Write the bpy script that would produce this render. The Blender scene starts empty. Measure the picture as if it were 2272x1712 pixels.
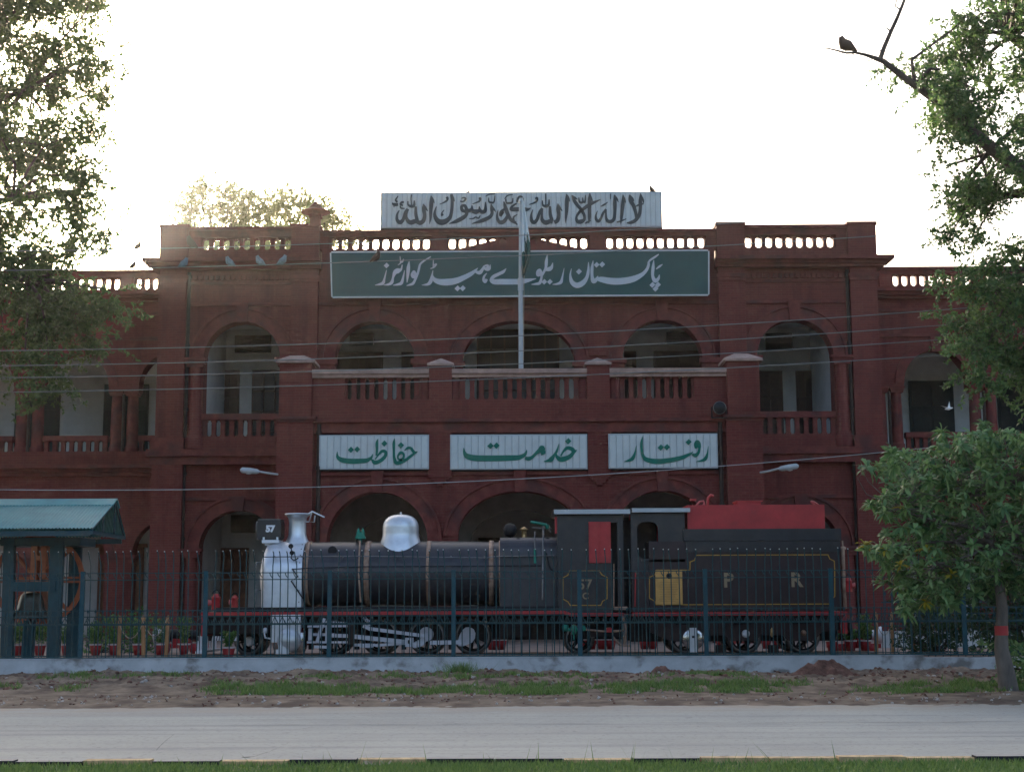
import bpy, math, random
import numpy as np
from mathutils import Vector
from math import sin, cos, tan, atan, pi, radians, sqrt, hypot

# ------------------------------------------------------------------ camera, sky, sun
SC = bpy.context.scene
COL = SC.collection
F, CXP, CYP = 3300.0, 1136.0, 856.0          # focal length and centre in photo pixels (photo 2272 wide)
TH, ROLL, CAMZ = atan(474 / 3300), 0.0043, 1.55
_s, _c = sin(TH), cos(TH)
CR = Vector((cos(ROLL), sin(ROLL) * _s, -sin(ROLL) * _c))
CU = Vector((sin(ROLL), -_s * cos(ROLL), _c * cos(ROLL)))
CF = Vector((0, _c, _s))
def at(px, py, Y):
    """point of the world plane at depth Y that is seen at photo pixel (px, py)"""
    d = CF + CR * ((px - CXP) / F) + CU * ((CYP - py) / F)
    return Vector((0, 0, CAMZ)) + d * (Y / d.y)
cam = bpy.data.objects.new("camera", bpy.data.cameras.new("camera"))
COL.objects.link(cam)
cam.data.sensor_width = 36; cam.data.lens = 36 * F / 2272
cam.data.clip_start = 0.1; cam.data.clip_end = 3000
from mathutils import Matrix
M3 = Matrix((CR, CU, -CF)).transposed()
cam.matrix_world = Matrix.Translation((0, 0, CAMZ)) @ M3.to_4x4()
SC.camera = cam
SUNDIR = (CF + CR * ((150 - CXP) / F) + CU * ((CYP - 633) / F)).normalized()
SUN_EL = math.asin(SUNDIR.z); SUN_AZ = math.atan2(SUNDIR.x, SUNDIR.y)
world = bpy.data.worlds.new("World"); SC.world = world; world.use_nodes = True
wn = world.node_tree.nodes; wl = world.node_tree.links; wn.clear()
sky = wn.new("ShaderNodeTexSky"); sky.sky_type = 'NISHITA'; sky.sun_disc = False
sky.sun_elevation = SUN_EL; sky.sun_rotation = SUN_AZ
sky.air_density = 0.75; sky.dust_density = 7.0; sky.ozone_density = 1.0
bg = wn.new("ShaderNodeBackground"); bg.inputs[1].default_value = 0.15
wo = wn.new("ShaderNodeOutputWorld"); wl.new(sky.outputs[0], bg.inputs[0]); wl.new(bg.outputs[0], wo.inputs[0])
sl = bpy.data.lights.new("sun", 'SUN'); sl.energy = 3.0; sl.angle = radians(0.5); sl.color = (1.0, 0.86, 0.68)
so = bpy.data.objects.new("sun", sl); COL.objects.link(so)
so.rotation_euler = (-SUNDIR).to_track_quat('-Z', 'Y').to_euler(); so.location = (-30, 90, 40)
SC.view_settings.view_transform = 'Standard'; SC.view_settings.look = 'None'
SC.view_settings.exposure = 1.98; SC.view_settings.gamma = 1.0; SC.view_settings.use_curve_mapping = False
SC.render.engine = 'CYCLES'; SC.cycles.use_denoising = True; SC.cycles.max_bounces = 6
SC.cycles.diffuse_bounces = 4; SC.cycles.transparent_max_bounces = 8

# thin haze added for the veiling glow of the low sun behind the roof
hz = bpy.data.meshes.new("haze"); _a = (-75, -3, -1.4); _b = (75, 92, 34)
hz.from_pydata([(x, y, z) for z in (_a[2], _b[2]) for y in (_a[1], _b[1]) for x in (_a[0], _b[0])], [], [(0, 2, 3, 1), (4, 5, 7, 6), (0, 1, 5, 4), (2, 6, 7, 3), (0, 4, 6, 2), (1, 3, 7, 5)])
ho = bpy.data.objects.new("haze", hz); COL.objects.link(ho); ho["kind"] = "stuff"; ho["label"] = "thin bright morning haze round the whole scene"
hm = bpy.data.materials.new("haze"); hm.use_nodes = True; hm.node_tree.nodes.clear()
hv = hm.node_tree.nodes.new("ShaderNodeVolumePrincipled"); hv.inputs["Color"].default_value = (.96, .95, .93, 1); hv.inputs["Density"].default_value = .00026; hv.inputs["Anisotropy"].default_value = .8
hmo = hm.node_tree.nodes.new("ShaderNodeOutputMaterial"); hm.node_tree.links.new(hv.outputs[0], hmo.inputs["Volume"]); hz.materials.append(hm)
SC.cycles.volume_bounces = 0
rnd = random.Random(7); NP = np.random.default_rng(5)

# ------------------------------------------------------------------ helpers
WL = {}
def link(name, data, loc, parent=None):
    o = bpy.data.objects.new(name, data); COL.objects.link(o); loc = Vector(loc); WL[o.name] = loc
    if parent is not None:
        o.parent = parent; o.location = loc - WL[parent.name]
    else: o.location = loc
    return o
def tag(o, label=None, cat=None, group=None, kind=None):
    if label: o["label"] = label
    if cat: o["category"] = cat
    if group: o["group"] = group
    if kind: o["kind"] = kind
    return o
def thing(name, loc, label, cat, group=None):
    return tag(link(name, None, loc), label, cat, group)
def again(o, loc, name=None):
    """copy of a part (mesh shared) at another world place, under the same parent"""
    c = o.copy(); COL.objects.link(c); WL[c.name] = Vector(loc)
    c.location = Vector(loc) - (WL[o.parent.name] if o.parent else Vector((0, 0, 0)))
    return c
def dup(root, loc, label=None, rz=None, scale=None):
    def rec(o, parent):
        c = o.copy(); COL.objects.link(c)
        if parent is not None: c.parent = parent
        for ch in o.children: rec(ch, c)
        return c
    r = rec(root, None); r.location = loc; WL[r.name] = Vector(loc)
    if label: r["label"] = label
    if rz is not None: r.rotation_euler = (0, 0, rz)
    if scale: r.scale = (scale,) * 3 if not isinstance(scale, tuple) else scale
    return r

class MB:
    def __init__(s): s.v = []; s.f = []; s.m = []; s.sm = []; s.mi = 0
    def add(s, vs, fs, smooth=False):
        b = len(s.v); s.v += [tuple(q) for q in vs]
        for f in fs: s.f.append([i + b for i in f]); s.m.append(s.mi); s.sm.append(smooth)
        return s
    def box(s, x0, x1, y0, y1, z0, z1):
        x0, x1 = sorted((x0, x1)); y0, y1 = sorted((y0, y1)); z0, z1 = sorted((z0, z1))
        v = [(x, y, z) for z in (z0, z1) for y in (y0, y1) for x in (x0, x1)]
        return s.add(v, [(0, 2, 3, 1), (4, 5, 7, 6), (0, 1, 5, 4), (2, 6, 7, 3), (0, 4, 6, 2), (1, 3, 7, 5)])
    def prism(s, poly, a, b, axis='y', smooth=False):
        """polygon of (x,z) along y, (y,z) along x or (x,y) along z"""
        def P(p, t): return (p[0], t, p[1]) if axis == 'y' else ((t, p[0], p[1]) if axis == 'x' else (p[0], p[1], t))
        n = len(poly); v = [P(p, a) for p in poly] + [P(p, b) for p in poly]
        s.add(v, [list(range(n)), list(range(2 * n - 1, n - 1, -1))])
        s.add(v, [(i, (i + 1) % n, n + (i + 1) % n, n + i) for i in range(n)], smooth); return s
    def tube(s, pts, r, n=8, caps=True, smooth=True):
        pts = [Vector(p) for p in pts]; k = len(pts)
        if not hasattr(r, '__len__'): r = [r] * k
        vs = []; up = None
        for i, p in enumerate(pts):
            d = (pts[min(i + 1, k - 1)] - pts[max(i - 1, 0)]).normalized()
            if up is None: up = Vector((0, 0, 1)) if abs(d.z) < .9 else Vector((1, 0, 0))
            a = d.cross(up)
            if a.length < 1e-4: a = d.cross(Vector((0, 1, 0.1)))
            a.normalize(); b = a.cross(d).normalized(); up = b
            for j in range(n):
                t = 2 * pi * j / n; vs.append(p + (a * cos(t) + b * sin(t)) * r[i])
        fs = [(i * n + j, i * n + (j + 1) % n, (i + 1) * n + (j + 1) % n, (i + 1) * n + j) for i in range(k - 1) for j in range(n)]
        s.add(vs, fs, smooth)
        if caps: s.add(vs[:n], [list(range(n - 1, -1, -1))]); s.add(vs[-n:], [list(range(n))])
        return s
    def lathe(s, o, prof, axis='z', n=24, smooth=True, a0=0, a1=2 * pi, caps=True):
        """profile of (t along axis, radius)"""
        full = abs(a1 - a0 - 2 * pi) < 1e-6; k = n if full else n + 1; vs = []
        for t, r in prof:
            for j in range(k):
                a = a0 + (a1 - a0) * j / n; u, w = r * cos(a), r * sin(a)
                q = (u, w, t) if axis == 'z' else ((t, u, w) if axis == 'x' else (u, t, w))
                vs.append((o[0] + q[0], o[1] + q[1], o[2] + q[2]))
        fs = [(i * k + j, i * k + (j + 1) % k, (i + 1) * k + (j + 1) % k, (i + 1) * k + j) for i in range(len(prof) - 1) for j in range(n if full else n)]
        s.add(vs, fs, smooth)
        if full and caps:
            if prof[0][1] > 1e-4: s.add(vs[:k], [list(range(k - 1, -1, -1))])
            if prof[-1][1] > 1e-4: s.add(vs[-k:], [list(range(k))])
        return s
    def ring(s, cx, zs, hx, rise, w, y0, y1, n=20, leg=0.0, wt=None):
        """arch band of width w round an arch opening, between depths y0 (front) and y1"""
        wt = wt or w
        inn = [(cx + hx * cos(pi - pi * i / n), zs + rise * sin(pi * i / n)) for i in range(n + 1)]
        out = [(cx + (hx + w) * cos(pi - pi * i / n), zs + (rise + wt) * sin(pi * i / n)) for i in range(n + 1)]
        if leg:
            inn = [(cx - hx, zs - leg)] + inn + [(cx + hx, zs - leg)]; out = [(cx - hx - w, zs - leg)] + out + [(cx + hx + w, zs - leg)]
        for i in range(len(inn) - 1):
            a, b, c, d = inn[i], inn[i + 1], out[i + 1], out[i]
            v = [(p[0], y0, p[1]) for p in (a, b, c, d)] + [(p[0], y1, p[1]) for p in (a, b, c, d)]
            s.add(v, [(0, 3, 2, 1), (3, 7, 6, 2), (0, 1, 5, 4)])
        return s
    def archwall(s, x0, x1, z0, z1, y0, y1, ops, n=24, lo=-1e9, hi=1e9):
        """wall between y0 (front) and y1 with arched openings (cx, half, zspring, rise, zbottom)"""
        ops = sorted(ops); x = x0
        box_ = s.box
        def sbox(a, b, *r):
            a, b = max(a, lo), min(b, hi)
            if b > a + 1e-4: box_(a, b, *r)
        for cx, h, zs, ri, zb in ops:
            if cx - h > x + 1e-5: sbox(x, cx - h, y0, y1, z0, z1)
            if zb > z0 + 1e-5: sbox(cx - h, cx + h, y0, y1, z0, zb)
            p = [(cx + h * cos(pi - pi * i / n), zs + ri * sin(pi * i / n)) for i in range(n + 1)]
            for i in range(n):
                (xa, za), (xb, zb2) = p[i], p[i + 1]
                if (xa + xb) / 2 < lo or (xa + xb) / 2 > hi: continue
                v = [(xa, y0, za), (xb, y0, zb2), (xb, y0, z1), (xa, y0, z1), (xa, y1, za), (xb, y1, zb2), (xb, y1, z1), (xa, y1, z1)]
                s.add(v, [(0, 1, 2, 3), (5, 4, 7, 6), (4, 5, 1, 0), (3, 2, 6, 7)])
            x = cx + h
        if x1 > x + 1e-5: sbox(x, x1, y0, y1, z0, z1)
        return s
    def build(s, name, mats, parent=None, loc=None, kind=None, local=False):
        v = np.array(s.v, dtype=float)
        if loc is None:
            lo, hi = v.min(0), v.max(0); loc = ((lo[0] + hi[0]) / 2, (lo[1] + hi[1]) / 2, lo[2])
        me = bpy.data.meshes.new(name)
        me.from_pydata((v if local else v - np.array(loc)).tolist(), [], s.f)
        for m in (mats if isinstance(mats, (list, tuple)) else [mats]): me.materials.append(m)
        me.polygons.foreach_set("material_index", s.m); me.polygons.foreach_set("use_smooth", s.sm); me.update()
        o = link(name, me, loc, parent)
        if kind: o["kind"] = kind
        return o

def quick(name, verts, tris, mat, loc=(0, 0, 0), parent=None, smooth=False, k=3):
    """big mesh from numpy arrays; faces of k corners"""
    me = bpy.data.meshes.new(name); v = np.asarray(verts, float) - np.array(loc); t = np.asarray(tris, dtype=np.int32)
    me.vertices.add(len(v)); me.vertices.foreach_set("co", v.ravel())
    me.loops.add(t.size); me.loops.foreach_set("vertex_index", t.ravel())
    me.polygons.add(len(t)); me.polygons.foreach_set("loop_start", np.arange(0, t.size, k, dtype=np.int32))
    me.polygons.foreach_set("loop_total", np.full(len(t), k, dtype=np.int32))
    if smooth: me.polygons.foreach_set("use_smooth", np.ones(len(t), bool))
    me.materials.append(mat); me.update(calc_edges=True)
    return link(name, me, loc, parent)

# ------------------------------------------------------------------ materials
def mat(name, col, rough=0.8, metal=0.0, var=0.2, scale=3.0, bump=0.0, bscale=40.0, spec=0.3, stretch=(1, 1, 1), stain=None, coat=0):
    m = bpy.data.materials.new(name); m.use_nodes = True; nt = m.node_tree; N = nt.nodes; Lk = nt.links
    b = N["Principled BSDF"]; b.inputs["Roughness"].default_value = rough; b.inputs["Metallic"].default_value = metal
    b.inputs["Specular IOR Level"].default_value = spec
    if coat: b.inputs["Coat Weight"].default_value = coat
    tc = N.new("ShaderNodeNewGeometry"); mp = N.new("ShaderNodeMapping"); mp.inputs["Scale"].default_value = stretch
    Lk.new(tc.outputs["Position"], mp.inputs["Vector"])
    nz = N.new("ShaderNodeTexNoise"); nz.inputs["Scale"].default_value = scale; nz.inputs["Detail"].default_value = 6; nz.inputs["Roughness"].default_value = 0.65
    Lk.new(mp.outputs[0], nz.inputs["Vector"])
    r = N.new("ShaderNodeValToRGB"); r.color_ramp.elements[0].position = 0.32; r.color_ramp.elements[1].position = 0.68
    r.color_ramp.elements[0].color = (*[c * (1 - var) for c in col], 1); r.color_ramp.elements[1].color = (*[min(1, c * (1 + var)) for c in col], 1)
    Lk.new(nz.outputs["Fac"], r.inputs["Fac"]); out = r.outputs["Color"]
    if stain:                                            # (colour, noise scale, threshold, amount)
        n2 = N.new("ShaderNodeTexNoise"); n2.inputs["Scale"].default_value = stain[1]; n2.inputs["Detail"].default_value = 5
        Lk.new(mp.outputs[0], n2.inputs["Vector"])
        r2 = N.new("ShaderNodeValToRGB"); r2.color_ramp.elements[0].position = stain[2]; r2.color_ramp.elements[1].position = min(1, stain[2] + .14)
        r2.color_ramp.elements[0].color = (0, 0, 0, 1); r2.color_ramp.elements[1].color = (stain[3],) * 3 + (1,)
        Lk.new(n2.outputs["Fac"], r2.inputs["Fac"])
        mx = N.new("ShaderNodeMix"); mx.data_type = 'RGBA'; Lk.new(r2.outputs["Color"], mx.inputs["Factor"])
        Lk.new(out, mx.inputs["A"]); mx.inputs["B"].default_value = (*stain[0], 1); out = mx.outputs["Result"]
    Lk.new(out, b.inputs["Base Color"])
    if bump:
        n3 = N.new("ShaderNodeTexNoise"); n3.inputs["Scale"].default_value = bscale; n3.inputs["Detail"].default_value = 4
        Lk.new(mp.outputs[0], n3.inputs["Vector"]); bp = N.new("ShaderNodeBump"); bp.inputs["Strength"].default_value = bump; bp.inputs["Distance"].default_value = 0.02
        Lk.new(n3.outputs["Fac"], bp.inputs["Height"]); Lk.new(bp.outputs[0], b.inputs["Normal"])
    return m

def brick_mat(name, c1, c2, mortar, w=0.23, h=0.078):
    m = bpy.data.materials.new(name); m.use_nodes = True; nt = m.node_tree; N = nt.nodes; Lk = nt.links
    b = N["Principled BSDF"]; b.inputs["Roughness"].default_value = 0.85; b.inputs["Specular IOR Level"].default_value = 0.2
    g = N.new("ShaderNodeNewGeometry"); sp = N.new("ShaderNodeSeparateXYZ"); Lk.new(g.outputs["Position"], sp.inputs[0])
    ad = N.new("ShaderNodeMath"); Lk.new(sp.outputs[0], ad.inputs[0]); Lk.new(sp.outputs[1], ad.inputs[1])
    cb = N.new("ShaderNodeCombineXYZ"); Lk.new(ad.outputs[0], cb.inputs[0]); Lk.new(sp.outputs[2], cb.inputs[1])
    br = N.new("ShaderNodeTexBrick"); br.inputs["Scale"].default_value = 1; br.inputs["Brick Width"].default_value = w; br.inputs["Row Height"].default_value = h
    br.inputs["Mortar Size"].default_value = 0.008; br.inputs["Mortar Smooth"].default_value = 0.3; br.inputs["Bias"].default_value = 0
    br.inputs["Color1"].default_value = (*c1, 1); br.inputs["Color2"].default_value = (*c2, 1); br.inputs["Mortar"].default_value = (*mortar, 1)
    Lk.new(cb.outputs[0], br.inputs["Vector"])
    def stain(col, scale, th, amt, inp, sc=(1, 1, 1)):
        mp = N.new("ShaderNodeMapping"); mp.inputs["Scale"].default_value = sc; Lk.new(g.outputs["Position"], mp.inputs[0])
        n = N.new("ShaderNodeTexNoise"); n.inputs["Scale"].default_value = scale; n.inputs["Detail"].default_value = 7; n.inputs["Roughness"].default_value = .7
        Lk.new(mp.outputs[0], n.inputs["Vector"]); r = N.new("ShaderNodeValToRGB")
        r.color_ramp.elements[0].position = th; r.color_ramp.elements[1].position = th + .2
        r.color_ramp.elements[0].color = (0, 0, 0, 1); r.color_ramp.elements[1].color = (amt, amt, amt, 1); Lk.new(n.outputs["Fac"], r.inputs[0])
        mx = N.new("ShaderNodeMix"); mx.data_type = 'RGBA'; Lk.new(r.outputs[0], mx.inputs["Factor"]); Lk.new(inp, mx.inputs["A"]); mx.inputs["B"].default_value = (*col, 1)
        return mx.outputs["Result"]
    o = stain((c1[0] * .42, c1[1] * .5, c1[2] * .55), 0.9, .48, .7, br.outputs["Color"], (2.2, 2.2, .35))
    o = stain((c1[0] * 1.3, c1[1] * 2.0, c1[2] * 2.0), 2.3, .55, .6, o)
    o = stain((.3, .26, .24), 6, .68, .45, o)
    Lk.new(o, b.inputs["Base Color"])
    bp = N.new("ShaderNodeBump"); bp.inputs["Strength"].default_value = .35; bp.inputs["Distance"].default_value = .015; bp.invert = True
    Lk.new(br.outputs["Fac"], bp.inputs["Height"]); Lk.new(bp.outputs[0], b.inputs["Normal"]); return m

def leaf_mat(name, c1, c2, trans=0.35):
    m = bpy.data.materials.new(name); m.use_nodes = True; nt = m.node_tree; N = nt.nodes; Lk = nt.links; N.clear()
    out = N.new("ShaderNodeOutputMaterial"); g = N.new("ShaderNodeNewGeometry")
    r = N.new("ShaderNodeValToRGB"); r.color_ramp.elements[0].color = (*c1, 1); r.color_ramp.elements[1].color = (*c2, 1)
    Lk.new(g.outputs["Random Per Island"], r.inputs[0])
    b = N.new("ShaderNodeBsdfPrincipled"); b.inputs["Roughness"].default_value = .5; b.inputs["Specular IOR Level"].default_value = .35
    t = N.new("ShaderNodeBsdfTranslucent"); mx = N.new("ShaderNodeMixShader"); mx.inputs[0].default_value = trans
    hs = N.new("ShaderNodeHueSaturation"); hs.inputs["Value"].default_value = 1.6; hs.inputs["Hue"].default_value = 0.485
    Lk.new(r.outputs[0], b.inputs["Base Color"]); Lk.new(r.outputs[0], hs.inputs["Color"]); Lk.new(hs.outputs[0], t.inputs[0])
    Lk.new(b.outputs[0], mx.inputs[1]); Lk.new(t.outputs[0], mx.inputs[2]); Lk.new(mx.outputs[0], out.inputs[0]); return m

def road_mat():
    m = bpy.data.materials.new("worn_road_surface"); m.use_nodes = True; nt = m.node_tree; N = nt.nodes; Lk = nt.links
    b = N["Principled BSDF"]; b.inputs["Roughness"].default_value = .82; b.inputs["Specular IOR Level"].default_value = .25
    g = N.new("ShaderNodeNewGeometry"); sp = N.new("ShaderNodeSeparateXYZ"); Lk.new(g.outputs["Position"], sp.inputs[0])
    def noise(scale, sc, det=6, ro=.65):
        mp = N.new("ShaderNodeMapping"); mp.inputs["Scale"].default_value = sc; Lk.new(g.outputs["Position"], mp.inputs[0])
        n = N.new("ShaderNodeTexNoise"); n.inputs["Scale"].default_value = scale; n.inputs["Detail"].default_value = det; n.inputs["Roughness"].default_value = ro; Lk.new(mp.outputs[0], n.inputs[0]); return n.outputs["Fac"]
    def ramp(f, a, c, lo=0, hi=1):
        r = N.new("ShaderNodeMapRange"); r.inputs[1].default_value = a; r.inputs[2].default_value = c; r.inputs[3].default_value = lo; r.inputs[4].default_value = hi; Lk.new(f, r.inputs[0]); return r.outputs[0]
    def mixc(f, A, Bc):
        mx = N.new("ShaderNodeMix"); mx.data_type = 'RGBA'; Lk.new(f, mx.inputs["Factor"])
        if isinstance(A, tuple): mx.inputs["A"].default_value = (*A, 1)
        else: Lk.new(A, mx.inputs["A"])
        mx.inputs["B"].default_value = (*Bc, 1); return mx.outputs["Result"]
    def mul(a, c):
        q = N.new("ShaderNodeMath"); q.operation = 'MULTIPLY'; Lk.new(a, q.inputs[0])
        if isinstance(c, float): q.inputs[1].default_value = c
        else: Lk.new(c, q.inputs[1])
        return q.outputs[0]
    o = mixc(ramp(noise(.35, (1, 1, 1)), .35, .65), (.385, .378, .335), (.315, .31, .28))          # broad patches
    o = mixc(ramp(noise(1.0, (.10, 2.6, 1), 5), .5, .68, 0, .75), o, (.235, .235, .23))             # tyre-polished streaks
    o = mixc(ramp(noise(2.2, (1, 1, 1), 5), .58, .72, 0, .5), o, (.44, .41, .35))                   # dust
    o = mixc(ramp(noise(16, (1, .6, 1), 4), .54, .7, 0, .6), o, (.18, .18, .175))                  # aggregate
    o = mixc(ramp(noise(5, (1, .7, 1), 4), .62, .7, 0, .7), o, (.20, .195, .19))                   # small stains
    e = mul(ramp(sp.outputs[1], 20.6, 22.4), ramp(noise(1.6, (.6, 1, 1)), .3, .6)); o = mixc(mul(e, .85), o, (.34, .27, .20))
    Lk.new(o, b.inputs["Base Color"])
    bp = N.new("ShaderNodeBump"); bp.inputs["Strength"].default_value = .5; bp.inputs["Distance"].default_value = .01; Lk.new(noise(45, (1, 1, 1), 3), bp.inputs["Height"]); Lk.new(bp.outputs[0], b.inputs["Normal"])
    return m
M = dict(
 brick=brick_mat("red_brick", (.172, .038, .031), (.138, .031, .026), (.165, .056, .046)),
 trim=mat("red_wash_trim", (.155, .037, .030), .85, var=.3, scale=3.5, bump=.3, stain=((.075, .032, .03), 1.6, .5, .75)),
 cap=mat("weathered_cap", (.36, .24, .20), .9, var=.25, scale=4, bump=.3),
 plaster=mat("white_plaster", (.54, .56, .55), .9, var=.12, scale=1.5, stain=((.28, .27, .25), .9, .58, .5)),
 plasterlow=mat("pale_lower_plaster", (.50, .53, .54), .9, var=.1, scale=1.5, stain=((.3, .29, .27), .9, .58, .4)),
 maroon=mat("dark_maroon_paint", (.026, .0125, .014), .42, var=.3, scale=3, stain=((.045, .028, .026), 1.8, .6, .5), spec=.4),
 unlitgrey=mat("unlit_grey_plaster", (.2, .2, .19), .8, var=.15),  # shade of the porch interior put into the plaster's grey
 wood=mat("dark_wood", (.035, .02, .016), .6, var=.3, scale=6),
 doorbrown=mat("door_brown", (.16, .06, .03), .6, var=.25, scale=5),
 shut=mat("dark_green_shutter", (.012, .022, .022), .6, var=.3, scale=6),
 glass=mat("dark_glass", (.010, .011, .013), .3, var=.1, spec=.25),
 soot=mat("soot_black", (.012, .011, .013), .6, var=.3, scale=3),
 black=mat("black_paint", (.018, .016, .02), .36, var=.35, scale=3, bump=.05, stain=((.05, .035, .03), 1.8, .6, .5), spec=.5),
 boiler=mat("boiler_cladding", (.036, .035, .042), .40, .3, var=.25, scale=3, bump=.06, bscale=6, spec=.6, stain=((.07, .05, .04), 1.8, .6, .5)),
 blackmat=mat("shade_darkened_paint", (.012, .0085, .0085), .7, var=.35, scale=5, stain=((.03, .014, .012), 2.5, .55, .6)),  # shade under the running board put into the black
 silver=mat("aluminium_paint", (.64, .66, .70), .40, .55, var=.1, scale=4, spec=.5, bump=.04, bscale=25, stain=((.4, .4, .42), 3, .6, .35)),
 silverdome=mat("polished_aluminium_paint", (.62, .64, .67), .36, .7, var=.1, scale=4, stain=((.45, .45, .46), 3, .6, .35)),
 chrome=mat("polished_steel", (.7, .68, .66), .16, 1.0, var=.08),
 steel=mat("worn_steel", (.17, .165, .165), .4, .6, var=.25, scale=8),
 motion=mat("pale_motion_paint", (.55, .56, .62), .4, .2, var=.12, scale=6),
 whitep=mat("white_paint", (.72, .73, .76), .5, var=.08, stain=((.45, .4, .38), 5, .6, .4)),
 red=mat("red_paint", (.42, .028, .03), .45, var=.18, scale=3, spec=.4, stain=((.25, .03, .03), 2, .6, .5)),
 redlight=mat("faded_red_paint", (.55, .12, .11), .5, var=.2),
 tan=mat("rusty_band", (.34, .22, .16), .55, .2, var=.35, scale=6, stain=((.2, .09, .05), 4, .5, .7)),
 brass=mat("old_brass", (.42, .27, .12), .4, .7, var=.25, scale=8),
 yellow=mat("yellow_line_paint", (.40, .22, .035), .5, var=.2, scale=12),
 board=mat("yellow_board_paint", (.55, .30, .09), .6, var=.14, scale=5),
 gold=mat("dull_gold_letter", (.24, .18, .11), .5, var=.15),
 green=mat("green_fitting_paint", (.02, .22, .15), .45, var=.2, scale=8),
 teal=mat("teal_post_paint", (.004, .052, .07), .5, var=.25, scale=6, spec=.4),
 tealbar=mat("teal_bar_paint", (.018, .06, .066), .5, var=.2, scale=6),
 tip=mat("bare_bar_tip", (.62, .64, .64), .35, .7, var=.05),
 tealroof=mat("teal_corrugated_sheet", (.06, .26, .28), .5, .1, var=.14, scale=3, spec=.4, stain=((.04, .16, .18), 2, .6, .6)),
 orange=mat("red_oxide_wheel", (.36, .10, .04), .55, var=.2, scale=6),
 bellm=mat("dark_bell_bronze", (.06, .065, .055), .35, .7, var=.3, scale=5),
 signwhite=mat("white_profiled_sheet", (.55, .60, .595), .45, var=.07, scale=3, stain=((.42, .45, .47), 1.6, .6, .5)),
 signgreen=mat("sign_green", (.014, .082, .076), .5, var=.1, scale=1.5),
 letterpale=mat("pale_lettering", (.46, .52, .56), .5, var=.05),
 lettergreen=mat("green_lettering", (.006, .16, .11), .5, var=.15, scale=6),
 lettergrey=mat("slate_lettering", (.045, .06, .065), .6, var=.2, scale=4),
 framewhite=mat("white_frame", (.55, .57, .58), .5, var=.05),
 concrete=mat("concrete_kerb_wall", (.42, .43, .44), .85, var=.14, scale=2.2, bump=.3, bscale=30, stain=((.15, .135, .12), 2.6, .52, .85), stretch=(1, 1, 1.2)),
 apron=mat("apron_concrete", (.34, .31, .28), .9, var=.15, scale=3, bump=.2),
 road=road_mat(),
 crack=mat("road_crack", (.07, .07, .07), .95, var=.2),
 soil=mat("verge_soil", (.178, .13, .092), .95, var=.5, scale=2.4, bump=1.0, bscale=16, stain=((.085, .055, .04), 1.6, .47, .9)),
 mound=mat("dug_earth", (.15, .075, .055), .95, var=.5, scale=7, bump=1.0, bscale=26),
 paving=mat("compound_paving", (.34, .24, .19), .9, var=.2, scale=2, bump=.2),
 earth=mat("plain_earth", (.16, .12, .08), .95, var=.3, scale=.5),
 lawn=mat("lawn_soil", (.06, .10, .03), .95, var=.4, scale=4),
 kyellow=mat("kerb_yellow", (.50, .34, .18), .8, var=.4, scale=8),
 kblack=mat("kerb_black", (.02, .02, .026), .8, var=.3, scale=8),
 bark=mat("bark", (.075, .058, .05), .9, var=.35, scale=7, bump=.8, bscale=22, stretch=(1, 1, .3)),
 barkpale=mat("pale_bark", (.13, .11, .095), .9, var=.3, scale=7, bump=.7, bscale=22, stretch=(1, 1, .35)),
 stake=mat("stake_wood", (.38, .20, .09), .8, var=.25, scale=9, stretch=(1, 1, .2)),
 rope=mat("pale_rope", (.45, .36, .27), .9, var=.1),
 pot=mat("red_pot", (.30, .02, .022), .6, var=.2, scale=6),
 potrim=mat("pale_pot_rim", (.5, .42, .4), .7, var=.1),
 wire=mat("grey_wire", (.21, .22, .22), .5, .3, var=.1),
 lampgrey=mat("lamp_grey", (.42, .45, .47), .5, .2, var=.08),
 pigeon=mat("pigeon_feathers", (.17, .19, .22), .7, var=.3, scale=14),
 darkbird=mat("dark_feathers", (.075, .045, .03), .7, var=.2),
 whitebird=mat("white_feathers", (.75, .75, .74), .7, var=.05),
 flagw=mat("flag_white", (.66, .74, .76), .8, var=.06), flagg=mat("flag_green", (.015, .085, .075), .8, var=.15),
 scrap=mat("dusty_scrap", (.36, .33, .30), .9, var=.35, scale=9),
 stone=mat("pale_stone", (.55, .53, .5), .9, var=.2, scale=12),
 leafA=leaf_mat("leaf_dark_green", (.034, .07, .022), (.09, .14, .045), .42),
 leafB=leaf_mat("leaf_fresh_green", (.034, .09, .032), (.11, .19, .06), .35),
 leafC=leaf_mat("leaf_mango", (.03, .09, .034), (.15, .26, .095), .28),
 leafD=leaf_mat("leaf_bush", (.016, .045, .016), (.05, .095, .03), .25),
 leafY=leaf_mat("leaf_yellowed", (.22, .22, .02), (.33, .28, .03), .3),
 leafP=leaf_mat("leaf_pot_plant", (.045, .12, .03), (.11, .21, .05), .3),
 grass=leaf_mat("grass_blade", (.065, .135, .032), (.15, .23, .065), .3),
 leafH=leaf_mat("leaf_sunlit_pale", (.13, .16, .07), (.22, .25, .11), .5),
 dry=leaf_mat("dry_leaf", (.24, .17, .10), (.42, .36, .28), .1),
)

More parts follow.
